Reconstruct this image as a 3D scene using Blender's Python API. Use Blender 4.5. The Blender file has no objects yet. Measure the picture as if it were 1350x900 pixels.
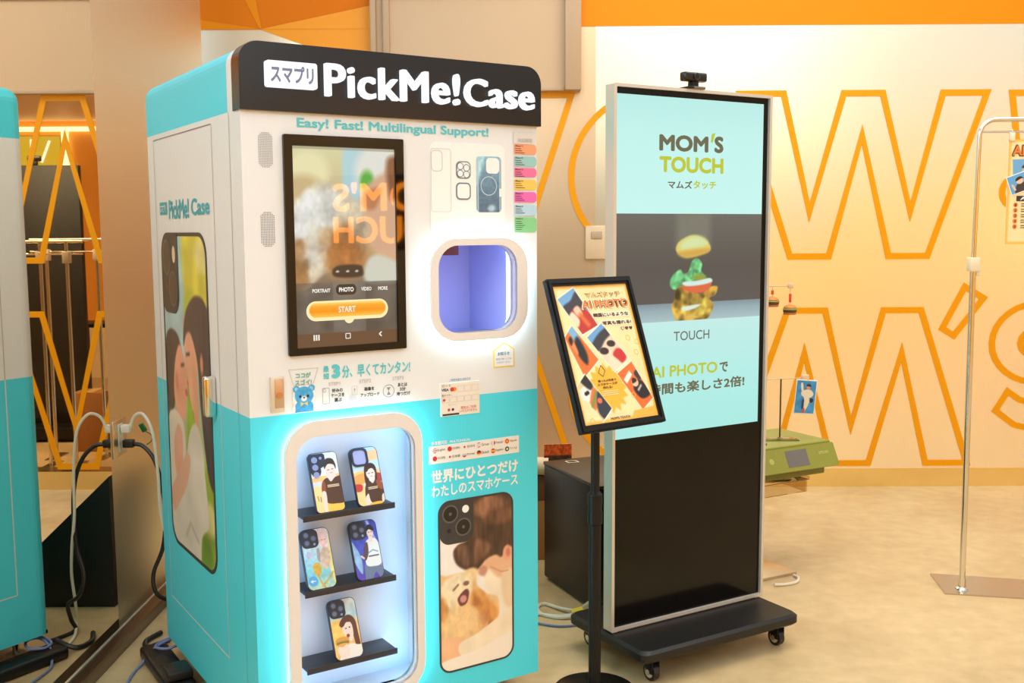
import bpy, bmesh, math, random
import numpy as np
from mathutils import Vector, Matrix, Euler
random.seed(7)
S = bpy.context.scene
COL = S.collection
PI = math.pi

# ------------------------------------------------------------------ camera, world, lights
F_PX, PITCH, ROLL, YAW, HCAM = 1372.5, .1066, -.0054, -.0046, 1.43
cd = bpy.data.cameras.new('camera'); cam = bpy.data.objects.new('camera', cd); COL.objects.link(cam)
cd.sensor_width = 36; cd.lens = F_PX / 1350 * 36; cd.clip_start = .05
fw = Vector((math.sin(YAW) * math.cos(PITCH), math.cos(YAW) * math.cos(PITCH), -math.sin(PITCH)))
rt0 = Vector((math.cos(YAW), -math.sin(YAW), 0)); up0 = rt0.cross(fw)
rt = rt0 * math.cos(ROLL) + up0 * math.sin(ROLL); upv = -rt0 * math.sin(ROLL) + up0 * math.cos(ROLL)
cam.matrix_world = Matrix(((rt.x, upv.x, -fw.x, 0), (rt.y, upv.y, -fw.y, 0), (rt.z, upv.z, -fw.z, HCAM), (0, 0, 0, 1)))
S.camera = cam
S.view_settings.view_transform = 'Standard'; S.view_settings.look = 'None'
S.view_settings.gamma = 1; S.view_settings.use_curve_mapping = False
S.view_settings.exposure = 0.0
S.cycles.caustics_reflective = True; S.cycles.blur_glossy = .5; S.cycles.caustics_refractive = False
S.cycles.max_bounces = 8; S.cycles.sample_clamp_indirect = 6
W = bpy.data.worlds.new('world'); S.world = W; W.use_nodes = True
W.node_tree.nodes['Background'].inputs[0].default_value = (.86, .97, 1.06, 1)
W.node_tree.nodes['Background'].inputs[1].default_value = .86

def area(name, loc, target, sx, sy, power, col):
    l = bpy.data.lights.new(name, 'AREA'); l.shape = 'RECTANGLE'; l.size = sx; l.size_y = sy; l.energy = power; l.color = col
    o = bpy.data.objects.new(name, l); COL.objects.link(o); o.location = loc
    o.rotation_euler = (Vector(target) - Vector(loc)).to_track_quat('-Z', 'Y').to_euler()
    return o
area('key_light', (2.2, -.6, 3.4), (-.1, 3.0, .9), 2.2, 2.2, 18, (.93, .99, 1))
area('left_fill_light', (-1.05, .1, 2.9), (-1.0, 3.2, .9), .5, 1.2, 24, (.90, .99, 1))  # fill lamp added to brighten the kiosk's left side
area('ceiling_light', (1.2, 3.6, 3.6), (1.2, 3.6, 0), 3.0, 2.0, 80, (1, .90, .72))
area('wall_fill_light', (1.6, 4.75, 3.25), (1.6, 5.75, 1.5), 3.6, .25, 4, (1, .92, .80))  # added lamp whitening the top of the back wall, no real fixture
area('shop_light', (.8, 6.35, 2.42), (1.0, 7.6, 0), 2.5, .8, 120, (1, .85, .6))
area('shopfront_fill_light', (3.6, -1.6, 3.2), (3.6, -2.9, 0), 5.0, .6, 105, (1, .90, .70))  # unseen lamp added to make the yellow shopfront bright in reflections

# ------------------------------------------------------------------ materials
def lin(c):
    c = c / 255.0
    return c / 12.92 if c <= .04045 else ((c + .055) / 1.055) ** 2.4
def L3(rgb): return tuple(lin(x) for x in rgb)
MATS = {}
def mat(name, rgb=(200, 200, 200), rough=.5, metal=0., emit=0., spec=.5, noise=0., nscale=20., coat=0.):
    if name in MATS: return MATS[name]
    m = bpy.data.materials.new(name); m.use_nodes = True
    n = m.node_tree.nodes; b = n['Principled BSDF']; c = L3(rgb) + (1,)
    b.inputs['Base Color'].default_value = c
    b.inputs['Roughness'].default_value = rough; b.inputs['Metallic'].default_value = metal
    b.inputs['Specular IOR Level'].default_value = spec
    b.inputs['Coat Weight'].default_value = coat
    if emit:
        b.inputs['Base Color'].default_value = (.02, .02, .02, 1)
        b.inputs['Emission Color'].default_value = c; b.inputs['Emission Strength'].default_value = emit
    if noise:
        t = n.new('ShaderNodeTexNoise'); t.inputs['Scale'].default_value = nscale; t.inputs['Detail'].default_value = 6
        tc = n.new('ShaderNodeTexCoord'); m.node_tree.links.new(tc.outputs['Object'], t.inputs['Vector'])
        r = n.new('ShaderNodeValToRGB')
        r.color_ramp.elements[0].position = .3; r.color_ramp.elements[1].position = .7
        r.color_ramp.elements[0].color = tuple(x * (1 - noise) for x in c[:3]) + (1,)
        r.color_ramp.elements[1].color = tuple(min(1, x * (1 + noise * .5)) for x in c[:3]) + (1,)
        m.node_tree.links.new(t.outputs['Fac'], r.inputs['Fac']); m.node_tree.links.new(r.outputs['Color'], b.inputs['Base Color'])
    MATS[name] = m
    return m
def glass(name, rgb, refl=.08, rough=.0, tint=.92):
    if name in MATS: return MATS[name]
    m = bpy.data.materials.new(name); m.use_nodes = True; nt = m.node_tree; nt.nodes.clear()
    o = nt.nodes.new('ShaderNodeOutputMaterial'); mx = nt.nodes.new('ShaderNodeMixShader')
    t = nt.nodes.new('ShaderNodeBsdfTransparent'); g = nt.nodes.new('ShaderNodeBsdfGlossy'); lw = nt.nodes.new('ShaderNodeLayerWeight')
    t.inputs[0].default_value = tuple(x * tint for x in L3(rgb)) + (1,); g.inputs['Roughness'].default_value = rough
    lw.inputs['Blend'].default_value = refl
    nt.links.new(lw.outputs['Fresnel'], mx.inputs[0]); nt.links.new(t.outputs[0], mx.inputs[1]); nt.links.new(g.outputs[0], mx.inputs[2])
    nt.links.new(mx.outputs[0], o.inputs[0]); MATS[name] = m
    return m
def print_mat(name, emit=0., rough=.35, base=1.):
    if name in MATS: return MATS[name]
    m = bpy.data.materials.new(name); m.use_nodes = True; nt = m.node_tree; b = nt.nodes['Principled BSDF']
    a = nt.nodes.new('ShaderNodeVertexColor'); a.layer_name = 'Col'
    b.inputs['Roughness'].default_value = rough
    if emit:
        b.inputs['Base Color'].default_value = (.01, .01, .01, 1)
        nt.links.new(a.outputs['Color'], b.inputs['Emission Color']); b.inputs['Emission Strength'].default_value = emit
    else:
        nt.links.new(a.outputs['Color'], b.inputs['Base Color'])
    MATS[name] = m
    return m

WHITE = mat('white_paint', (236, 238, 240), .36, spec=.4)
CYAN = mat('cyan_paint', (82, 226, 250), .42, spec=.35)
BLACK = mat('black_gloss', (22, 20, 18), .22)
BLACKM = mat('black_matte', (20, 19, 18), .45, spec=.3)
SILVER = mat('silver_frame', (222, 214, 202), .3, .35)
CHROME = mat('chrome', (225, 222, 215), .12, 1.)
ORANGE = mat('orange_vinyl', (238, 158, 0), .45, spec=.25)
RINGM = mat('warm_white_ring', (238, 234, 232), .4)
TEALTXT = mat('cyan_ink', (92, 203, 212), .5)
WHITETXT = mat('white_ink', (250, 250, 250), .5)
DARKTXT = mat('dark_ink', (52, 48, 46), .5)
GREYTXT = mat('pale_grey_ink', (205, 198, 192), .5)
PHONEBLK = mat('phone_rim_ink', (58, 56, 58), .4)

# ------------------------------------------------------------------ mesh builder
class Frame:
    def __init__(s, o, x, z, n): s.o, s.x, s.z, s.n = map(Vector, (o, x, z, n))
    def __call__(s, u, v, d=0.): return s.o + s.x * u + s.z * v + s.n * d
FRONT = Frame((0, 0, 0), (1, 0, 0), (0, 0, 1), (0, -1, 0))
SIDE = Frame((0, 0, 0), (0, -1, 0), (0, 0, 1), (-1, 0, 0))

class MB:
    def __init__(s): s.v = []; s.f = []; s.m = []; s.mats = []; s.sm = []
    def mi(s, m):
        if m not in s.mats: s.mats.append(m)
        return s.mats.index(m)
    def add(s, vs, fs, m, smooth=False):
        b = len(s.v); s.v += [tuple(v) for v in vs]; i = s.mi(m)
        for f in fs: s.f.append([b + k for k in f]); s.m.append(i); s.sm.append(smooth)
        return s
    def box(s, x0, x1, y0, y1, z0, z1, m, bev=0., seg=2, M=None):
        bm = bmesh.new(); bmesh.ops.create_cube(bm, size=1)
        for v in bm.verts:
            v.co = Vector(((x0 + x1) / 2 + v.co.x * (x1 - x0), (y0 + y1) / 2 + v.co.y * (y1 - y0), (z0 + z1) / 2 + v.co.z * (z1 - z0)))
        if bev: bmesh.ops.bevel(bm, geom=bm.edges[:], offset=bev, segments=seg, affect='EDGES', profile=.5)
        return s.bm(bm, m, bool(bev), M)
    def bm(s, bm, m, smooth=False, M=None):
        if M is not None: bm.transform(M)
        bm.verts.index_update()
        s.add([v.co[:] for v in bm.verts], [[v.index for v in f.verts] for f in bm.faces], m, smooth); bm.free()
        return s
    def cyl(s, p0, p1, r0, m, r1=None, n=20, cap=True):
        p0, p1 = Vector(p0), Vector(p1); r1 = r0 if r1 is None else r1
        d = (p1 - p0).normalized(); a = d.orthogonal().normalized(); b = d.cross(a)
        ring = [a * math.cos(2 * PI * k / n) + b * math.sin(2 * PI * k / n) for k in range(n)]
        vs = [p0 + q * r0 for q in ring] + [p1 + q * r1 for q in ring]
        s.add(vs, [[k, (k + 1) % n, n + (k + 1) % n, n + k] for k in range(n)], m, True)
        if cap: s.add(vs[:n], [list(range(n))[::-1]], m); s.add(vs[n:], [list(range(n))], m)
        return s
    def tube(s, pts, r, m, n=8, sub=6, closed=False):
        P = [Vector(p) for p in pts]
        if sub > 1 and len(P) > 2:
            Q = []
            for i in range(len(P) - 1):
                a, b, c, d = P[max(i - 1, 0)], P[i], P[i + 1], P[min(i + 2, len(P) - 1)]
                for k in range(sub):
                    t = k / sub
                    Q.append(.5 * ((2 * b) + (c - a) * t + (2 * a - 5 * b + 4 * c - d) * t * t + (3 * b - a - 3 * c + d) * t ** 3))
            P = Q + [P[-1]]
        vs = []; nrm = None
        for i, p in enumerate(P):
            d = (P[min(i + 1, len(P) - 1)] - P[max(i - 1, 0)]).normalized()
            nrm = d.orthogonal().normalized() if nrm is None else (nrm - d * nrm.dot(d)).normalized()
            b = d.cross(nrm)
            vs += [p + (nrm * math.cos(2 * PI * k / n) + b * math.sin(2 * PI * k / n)) * r for k in range(n)]
        fs = [[i * n + k, i * n + (k + 1) % n, (i + 1) * n + (k + 1) % n, (i + 1) * n + k] for i in range(len(P) - 1) for k in range(n)]
        fs += [list(range(n))[::-1], [(len(P) - 1) * n + k for k in range(n)]]
        return s.add(vs, fs, m, True)
    def lathe(s, prof, m, c=(0, 0, 0), n=32):
        vs = [(c[0] + r * math.cos(2 * PI * k / n), c[1] + r * math.sin(2 * PI * k / n), c[2] + z) for r, z in prof for k in range(n)]
        fs = [[i * n + k, i * n + (k + 1) % n, (i + 1) * n + (k + 1) % n, (i + 1) * n + k] for i in range(len(prof) - 1) for k in range(n)]
        return s.add(vs, fs, m, True)
    def ball(s, c, r, m, sc=(1, 1, 1), seg=20):
        bm = bmesh.new(); bmesh.ops.create_uvsphere(bm, u_segments=seg, v_segments=max(6, seg // 2), radius=r)
        for v in bm.verts: v.co = Vector((v.co.x * sc[0] + c[0], v.co.y * sc[1] + c[1], v.co.z * sc[2] + c[2]))
        return s.bm(bm, m, True)
    def flat(s, fr, pts, m, d=0., t=0.):      # a flat polygon (with thickness t towards the back)
        n = len(pts); vs = [fr(u, v, d) for u, v in pts]
        s.add(vs, [list(range(n))], m)
        if t:
            vb = [fr(u, v, d - t) for u, v in pts]
            s.add(vs + vb, [[k, n + k, n + (k + 1) % n, (k + 1) % n] for k in range(n)] + [list(range(n, 2 * n))[::-1]], m)
        return s
    def band(s, fr, out, inn, m, d0, d1=None):   # ring between two outlines of equal count, from depth d0 (front) back to d1
        n = len(out)
        vs = [fr(u, v, d0) for u, v in out] + [fr(u, v, d0) for u, v in inn]
        fs = [[k, (k + 1) % n, n + (k + 1) % n, n + k] for k in range(n)]
        if d1 is not None:
            vs += [fr(u, v, d1) for u, v in out] + [fr(u, v, d1) for u, v in inn]
            fs += [[2 * n + k, 2 * n + (k + 1) % n, (k + 1) % n, k] for k in range(n)]
            fs += [[n + k, n + (k + 1) % n, 3 * n + (k + 1) % n, 3 * n + k] for k in range(n)]
            fs += [[3 * n + k, 3 * n + (k + 1) % n, 2 * n + (k + 1) % n, 2 * n + k] for k in range(n)]
        return s.add(vs, fs, m)
    def wall(s, fr, pts, m, d0, d1):
        n = len(pts); vs = [fr(u, v, d0) for u, v in pts] + [fr(u, v, d1) for u, v in pts]
        return s.add(vs, [[k, (k + 1) % n, n + (k + 1) % n, n + k] for k in range(n)], m)
    def text(s, fr, body, u0, u1, v0, v1, m, d=.001, bold=0., ext=0., shear=0., keep=False):
        vs, fs = text_geo(body, 0, ext > 0, shear)
        if not vs: return s
        A = np.array(vs); mn = A.min(0); mx = A.max(0); sx = (u1 - u0) / max(1e-6, mx[0] - mn[0]); sy = (v1 - v0) / max(1e-6, mx[1] - mn[1])
        if keep:
            sx = sy = min(sx, sy); u0 += (u1 - u0 - sx * (mx[0] - mn[0])) / 2
        if bold:
            k0 = bold * sx; k1 = bold * sy; u0 += k0; v0 += k1; w_, h_ = sx * (mx[0] - mn[0]), sy * (mx[1] - mn[1])
            sx *= (w_ - 2 * k0) / w_; sy *= (h_ - 2 * k1) / h_
        offs = [(0, 0)] + ([(k0 * math.cos(a * PI / 4), k1 * math.sin(a * PI / 4)) for a in range(8)] if bold else [])
        for i, (du, dv) in enumerate(offs):
            e = i * 2e-5
            s.add([fr(u0 + du + (x - mn[0]) * sx, v0 + dv + (y - mn[1]) * sy, d + e + (ext if z > 0 else 0)) for x, y, z in vs], fs, m)
        return s
    def build(s, name, parent=None, kind=None, sharp=.6):
        me = bpy.data.meshes.new(name); me.from_pydata(s.v, [], s.f)
        for m in s.mats: me.materials.append(m)
        me.polygons.foreach_set('material_index', s.m); me.polygons.foreach_set('use_smooth', s.sm)
        me.update()
        if any(s.sm): me.set_sharp_from_angle(angle=sharp)
        o = bpy.data.objects.new(name, me); COL.objects.link(o)
        if parent is not None: o.parent = parent
        if kind: o['kind'] = kind
        return o
_tg = {}
def text_geo(body, bold, ext, shear):
    key = (body, bold, ext, shear)
    if key in _tg: return _tg[key]
    c = bpy.data.curves.new('lettering', 'FONT'); c.body = body; c.offset = 0; c.extrude = .05 if ext else 0; c.shear = shear
    c.resolution_u = 4; c.space_character = 1.06 if ext else 1.0; c.align_x = 'CENTER'; c.space_line = 1.0
    o = bpy.data.objects.new('lettering', c); COL.objects.link(o)
    me = bpy.data.meshes.new_from_object(o.evaluated_get(bpy.context.evaluated_depsgraph_get()))
    r = ([tuple(v.co) for v in me.vertices], [list(p.vertices) for p in me.polygons])
    bpy.data.objects.remove(o); bpy.data.curves.remove(c); bpy.data.meshes.remove(me)
    _tg[key] = r
    return r
def rrect(u0, u1, v0, v1, r, n=8):
    if not isinstance(r, (tuple, list)): r = (r,) * 4          # corners: br, tr, tl, bl
    P = []
    for (cx, cy, a), q in zip(((u1, v0, -PI / 2), (u1, v1, 0), (u0, v1, PI / 2), (u0, v0, PI)), r):
        sx = -1 if cx == u1 else 1; sy = 1 if cy == v0 else -1
        for k in range(n + 1):
            t = a + PI / 2 * k / n; P.append((cx + sx * q + q * math.cos(t), cy + sy * q + q * math.sin(t)))
    return P
def circ(cx, cy, r, n=24, ry=None): return [(cx + r * math.cos(2 * PI * k / n), cy + (ry or r) * math.sin(2 * PI * k / n)) for k in range(n)]
def inset(pts, d):
    n = len(pts); ar = sum(pts[i][0] * pts[(i + 1) % n][1] - pts[(i + 1) % n][0] * pts[i][1] for i in range(n)); sg = 1 if ar > 0 else -1
    out = []
    for i in range(n):
        p, a, b = Vector(pts[i]), Vector(pts[i - 1]), Vector(pts[(i + 1) % n])
        e1 = (p - a).normalized(); e2 = (b - p).normalized()
        n1 = Vector((-e1.y, e1.x)) * sg; n2 = Vector((-e2.y, e2.x)) * sg
        k = (n1 + n2) / max(.15, 1 + n1.dot(n2)); out.append(tuple(p + k * d))
    return out
def plate(name, fr, outer, holes, m, d0, d1, parent):
    c = bpy.data.curves.new(name, 'CURVE'); c.dimensions = '2D'; c.fill_mode = 'BOTH'; c.extrude = abs(d0 - d1) / 2
    for P in [outer] + holes:
        sp = c.splines.new('POLY'); sp.points.add(len(P) - 1); sp.use_cyclic_u = True
        for q, p in zip(sp.points, P): q.co = (p[0], p[1], 0, 1)
    o = bpy.data.objects.new(name, c); COL.objects.link(o)
    me = bpy.data.meshes.new_from_object(o.evaluated_get(bpy.context.evaluated_depsgraph_get())); bpy.data.objects.remove(o)
    mb = MB(); dm = (d0 + d1) / 2
    mb.add([fr(v.co.x, v.co.y, dm + v.co.z) for v in me.vertices], [list(p.vertices) for p in me.polygons], m)
    bpy.data.meshes.remove(me)
    return mb.build(name, parent)

def tag(o, label, cat, group=None):
    o['label'] = label; o['category'] = cat
    if group: o['group'] = group
    return o
def thing(name, loc, rz, label, cat, group=None):
    o = bpy.data.objects.new(name, None); COL.objects.link(o); o.location = loc; o.rotation_euler = (0, 0, rz); o.empty_display_size = .05
    return tag(o, label, cat, group)

# ------------------------------------------------------------------ painted prints (vertex colour pictures)
def catmull(pts, k=6):
    n = len(pts); out = []
    for i in range(n):
        a, b, c, d = (np.array(pts[(i + j) % n], float) for j in (-1, 0, 1, 2))
        for s in range(k):
            t = s / k; out.append(.5 * ((2 * b) + (c - a) * t + (2 * a - 5 * b + 4 * c - d) * t * t + (3 * b - a - 3 * c + d) * t ** 3))
    return out
class Pic:
    def __init__(s, w, h, step):
        s.w, s.h = w, h; s.nx = max(4, int(round(w / step)) + 1); s.ny = max(4, int(round(h / step)) + 1); s.k = h / w
        s.X, s.Y = np.meshgrid(np.linspace(0, 1, s.nx), np.linspace(0, 1, s.ny)); s.YY = s.Y * s.k
        s.a = np.zeros((s.ny, s.nx, 3)); s.rng = np.random.RandomState(int(w * 1e5 + h * 7e4) % 9999)
    def fill(s, c): s.a[:] = np.array(c, float); return s
    def mix(s, al, c): s.a = s.a * (1 - al[..., None]) + np.array(c, float) * al[..., None]; return s
    def vgrad(s, stops):
        ys = [q[0] for q in stops]
        for i in range(3): s.a[..., i] = np.interp(s.Y, ys, [q[1][i] for q in stops])
        return s
    def poly(s, pts, c, soft=.012, al=1., sm=True, clip=None):
        P = [np.array(q) for q in (catmull(pts) if sm else [np.array(p, float) for p in pts])]
        px = np.array([p[0] for p in P]); py = np.array([p[1] for p in P]) * s.k
        d = np.full(s.X.shape, 1e9); ins = np.zeros(s.X.shape, bool)
        for i in range(len(px)):
            x0, y0, x1, y1 = px[i - 1], py[i - 1], px[i], py[i]
            ex, ey = x1 - x0, y1 - y0; q = ex * ex + ey * ey + 1e-12
            t = np.clip(((s.X - x0) * ex + (s.YY - y0) * ey) / q, 0, 1)
            d = np.minimum(d, (s.X - x0 - t * ex) ** 2 + (s.YY - y0 - t * ey) ** 2)
            if y0 != y1: ins ^= ((y0 > s.YY) != (y1 > s.YY)) & (s.X < (x1 - x0) * (s.YY - y0) / (y1 - y0) + x0)
        d = np.sqrt(d) * np.where(ins, -1, 1)
        A = np.clip(.5 - d / (1.1 * soft), 0, 1) * al
        if clip is not None: A = A * clip
        s.last = A
        return s.mix(A, c)
    def ell(s, cx, cy, rx, ry, c, soft=.012, al=1., rot=0.):
        x = s.X - cx; y = s.YY - cy * s.k; ry = ry * s.k
        u = x * math.cos(rot) + y * math.sin(rot); v = -x * math.sin(rot) + y * math.cos(rot)
        q = np.sqrt((u / rx) ** 2 + (v / ry) ** 2); d = (q - 1) * min(rx, ry)
        s.last = np.clip(.5 - d / (1.1 * soft), 0, 1) * al
        return s.mix(s.last, c)
    def line(s, pts, wd, c, soft=.008, al=1.):
        d = np.full(s.X.shape, 1e9)
        for (x0, y0), (x1, y1) in zip(pts[:-1], pts[1:]):
            y0 *= s.k; y1 *= s.k; ex, ey = x1 - x0, y1 - y0; q = ex * ex + ey * ey + 1e-12
            t = np.clip(((s.X - x0) * ex + (s.YY - y0) * ey) / q, 0, 1)
            d = np.minimum(d, np.hypot(s.X - x0 - t * ex, s.YY - y0 - t * ey))
        return s.mix(np.clip(.5 - (d - wd / 2) / (2 * soft), 0, 1) * al, c)
    def nz(s, sx, sy):
        g = s.rng.rand(int(sy) + 2, int(sx) + 2); x = s.X * sx; y = s.Y * sy; i = x.astype(int); j = y.astype(int); fx = x - i; fy = y - j
        return (g[j, i] * (1 - fx) + g[j, i + 1] * fx) * (1 - fy) + (g[j + 1, i] * (1 - fx) + g[j + 1, i + 1] * fx) * fy
    def noise(s, sx, amp, mask=None, sy=None):
        n = (s.nz(sx, sy or sx * s.k) - .5) * 2 * amp
        if mask is not None: n = n * mask
        s.a = np.clip(s.a * (1 + n[..., None]), 0, 255); return s
    def curls(s, mask, n, size, tones, al=.5, stretch=1.6, ang=None):
        ys, xs = np.nonzero(mask > .5)
        for i in range(n):
            k = s.rng.randint(len(xs)); cx, cy = s.X[ys[k], xs[k]], s.Y[ys[k], xs[k]]
            r = size * (.6 + .8 * s.rng.rand()); c = tones[s.rng.randint(len(tones))]
            a0 = s.a.copy(); rot = s.rng.rand() * 3.14 if ang is None else ang + (s.rng.rand() - .5) * .8
            base = s.a[ys[k], xs[k]]
            s.ell(cx, cy, r * stretch, r / s.k, np.clip(base * c, 0, 255), r * 1.4, al, rot)
            s.a = a0 * (1 - mask[..., None]) + s.a * mask[..., None]
        return s
    def obj(s, name, fr, u0, u1, v0, v1, d, m, parent=None, r=0., t=0.):
        u = u0 + s.X * (u1 - u0); v = v1 - s.Y * (v1 - v0); n = s.nx * s.ny
        keep = np.ones((s.ny - 1, s.nx - 1), bool)
        if r:
            uc = (u[1:, 1:] + u[:-1, :-1]) / 2; vc = (v[1:, 1:] + v[:-1, :-1]) / 2
            qx = np.maximum(np.maximum(u0 + r - uc, uc - (u1 - r)), 0); qy = np.maximum(np.maximum(v0 + r - vc, vc - (v1 - r)), 0)
            keep = np.hypot(qx, qy) <= r
        co = [fr(a, b, d) for a, b in zip(u.ravel(), v.ravel())]
        idx = np.arange(n).reshape(s.ny, s.nx)
        q = np.stack([idx[1:, :-1], idx[1:, 1:], idx[:-1, 1:], idx[:-1, :-1]], -1)[keep]
        me = bpy.data.meshes.new(name); me.from_pydata([tuple(c) for c in co], [], q.tolist())
        at = me.color_attributes.new('Col', 'FLOAT_COLOR', 'POINT')
        c = np.clip(s.a, 0, 255) / 255.0; c = np.where(c <= .04045, c / 12.92, ((c + .055) / 1.055) ** 2.4)
        at.data.foreach_set('color', np.concatenate([c.reshape(-1, 3), np.ones((n, 1))], 1).astype(np.float32).ravel())
        me.materials.append(m); me.update()
        o = bpy.data.objects.new(name, me); COL.objects.link(o)
        if parent is not None: o.parent = parent
        return o
PRINT = print_mat('photo_print', rough=.35)
SCREEN = print_mat('lit_screen', emit=.95, rough=.12)

#SECTION room
# ------------------------------------------------------------------ room
XM, YB = -1.3965, 5.692
def floor_mat():
    m = mat('polished_concrete', (206, 178, 140), .34); nt = m.node_tree; b = nt.nodes['Principled BSDF']
    tc = nt.nodes.new('ShaderNodeTexCoord')
    n1 = nt.nodes.new('ShaderNodeTexNoise'); n1.inputs['Scale'].default_value = 1.3; n1.inputs['Detail'].default_value = 8; n1.inputs['Distortion'].default_value = .6
    n2 = nt.nodes.new('ShaderNodeTexNoise'); n2.inputs['Scale'].default_value = 14; n2.inputs['Detail'].default_value = 5
    r = nt.nodes.new('ShaderNodeValToRGB'); r.color_ramp.elements[0].position = .35; r.color_ramp.elements[1].position = .66
    r.color_ramp.elements[0].color = L3((192, 162, 116)) + (1,); r.color_ramp.elements[1].color = L3((226, 198, 150)) + (1,)
    mx = nt.nodes.new('ShaderNodeMix'); mx.data_type = 'FLOAT'; mx.inputs[0].default_value = .35
    for n in (n1, n2): nt.links.new(tc.outputs['Object'], n.inputs['Vector'])
    nt.links.new(n1.outputs['Fac'], mx.inputs[2]); nt.links.new(n2.outputs['Fac'], mx.inputs[3])
    nt.links.new(mx.outputs[0], r.inputs['Fac']); nt.links.new(r.outputs['Color'], b.inputs['Base Color'])
    rr = nt.nodes.new('ShaderNodeMapRange'); rr.inputs['To Min'].default_value = .22; rr.inputs['To Max'].default_value = .5
    nt.links.new(n1.outputs['Fac'], rr.inputs['Value']); nt.links.new(rr.outputs[0], b.inputs['Roughness'])
    return m
MB().box(-1.45, 6, -4, 10.4, -.1, 0, floor_mat()).build('floor', kind='structure')
CREAM = mat('satin_cream_wall', (252, 242, 216), .27, .76)
TAN = mat('tan_wall', (226, 196, 160), .36, .7)
BEIGE = mat('beige_panel', (204, 174, 140), .42)
BEIGED = mat('beige_frame', (188, 160, 130), .42)
STEEL = mat('brushed_steel', (214, 196, 170), .3, .9)
w = MB()
w.box(.43, 6, YB, YB + .12, .1034, 3.3, CREAM)
w.box(.02, .43, YB, YB + .12, .1034, 3.3, TAN)
w.box(-2.6, -1.05, YB, YB + .12, .1034, 3.3, CREAM)
w.box(-1.05, .02, YB, YB + .12, 2.19, 3.3, BEIGE)
wall = w.build('wall_back', kind='structure')
g = MB(); g.box(-1.05, .02, YB + .01, YB + .02, .1034, 2.19, glass('window_glass', (240, 236, 226), .12))
g.build('window_1', kind='structure')
MB().box(-2.6, 6, YB - .004, YB + .12, 0, .1034, mat('skirting_steel', (240, 216, 150), .2, .9)).build('baseboard_back', kind='structure')
# orange band along the top of the back wall
o1, o2, o3 = mat('orange_band', (246, 142, 0), .5, spec=.2), mat('orange_facet_dark', (224, 118, 0), .5, spec=.2), mat('orange_facet_mid', (234, 138, 0), .5, spec=.2)
BK = Frame((0, YB, 0), (1, 0, 0), (0, 0, 1), (0, -1, 0))
b = MB(); b.flat(BK, [(.347, 2.506), (6, 2.506), (6, 3.3), (.347, 3.3)], o1, .004, .004)
b.build('trim_1', kind='structure')
b = MB()
b.flat(BK, [(-2.6, 2.50), (-.765, 2.50), (-.765, 2.9), (-2.6, 2.9)], o2, .006, .006)
b.flat(BK, [(-1.56, 2.9), (-1.42, 2.9), (-1.35, 2.50), (-1.36, 2.50)], o3, .008)
b.flat(BK, [(-1.35, 2.50), (-1.676, 2.55), (-1.676, 2.50)], o3, .008)
b.flat(BK, [(-1.36, 2.50), (-.765, 2.62), (-.765, 2.50)], mat('orange_facet_light', (246, 156, 10), .45), .008)
b.flat(BK, [(-1.36, 2.50), (-.765, 2.50), (-.765, 2.30), (-.80, 2.30)], mat('orange_facet_light', (246, 156, 10), .45), .006, .006)
b.build('trim_2', kind='structure')
# bulkhead panel with a frame, hanging down in front of the glass
b = MB()
b.box(-.765, .347, YB - .03, YB - .001, 2.165, 3.3, BEIGE)
b.box(-.765, -.735, YB - .075, YB - .03, 2.165, 3.3, BEIGED, .004); b.box(-.70, -.665, YB - .06, YB - .03, 2.165, 3.3, BEIGED, .004)
b.box(.262, .347, YB - .09, YB - .03, 2.165, 3.3, BEIGED, .004)
b.box(-.665, .262, YB - .05, YB - .03, 2.165, 2.185, BEIGED, .003)
b.box(-.665, .262, YB - .05, YB - .03, 2.655, 2.675, BEIGED, .003)
b.build('trim_3', kind='structure')
# outlined lettering on the back wall
LW = .033
WO = [(.117, 1), (-.117, 1)]
def wshape(cx, zt, zb, flip=False):
    h = zt - zb
    half = [(.117, 0), (.272, -.598 / .905), (.413, 0), (.684, 0), (.385, -1), (.149, -1)]
    P = [(x, y * (1 if abs(y) in (0, 1) else 1)) for x, y in half]
    P = [(x, (y if abs(y) <= 1 else -.66)) for x, y in P] + [(0, -.315)]
    full = P + [(-x, y) for x, y in P[:-1][::-1]]
    sx = 1. if not flip else .98
    if flip: return [(cx + x * sx, zb - y * h) for x, y in full]
    return [(cx + x, zt + y * h) for x, y in full]
def letter(pts):
    MBL.band(BK, pts, inset(pts, LW), ORANGE, .005, .0005)
MBL = MB()
letter(wshape(1.862, 2.165, 1.262)); letter(wshape(-.362, 2.165, 1.262))
letter(wshape(1.848, 1.0, .116, True)); letter(wshape(-.345, 1.0, .116, True))
for cz in (1.714, .558):
    letter(circ(.752, cz, .47, 64, .465)); letter(circ(.752, cz, .22, 48, .24))
letter([(2.639, 2.162), (2.95, 2.162), (2.90, 1.80), (2.69, 1.80)])
letter(circ(2.71, 1.62, .10, 40))
letter([(2.44, 1.133), (2.575, 1.052), (2.40, .82), (2.31, .876)])
sp = [(a, r) for a, r in ((70, 1), (100, 1), (130, 1), (165, 1), (200, 1), (235, 1))]
Sx, Sz = 2.86, .80
up_o = [(Sx + .27 * math.cos(math.radians(a)), Sz + .0 + .235 * math.sin(math.radians(a))) for a in range(60, 261, 12)]
up_i = [(Sx + .08 * math.cos(math.radians(a)), Sz + .0 + .06 * math.sin(math.radians(a))) for a in range(60, 261, 20)]
letter(up_o + [(Sx + .18, Sz - .26), (Sx + .18, Sz - .06)] + up_i[::-1] + [(Sx + .16, Sz + .06), (Sx + .2, Sz + .19)])
letter([(2.70, .555), (2.62, .42), (2.74, .33), (2.90, .29), (3.05, .30), (3.05, .47), (2.90, .47), (2.78, .50)])
lt = MBL.build('wall_lettering', wall)
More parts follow.
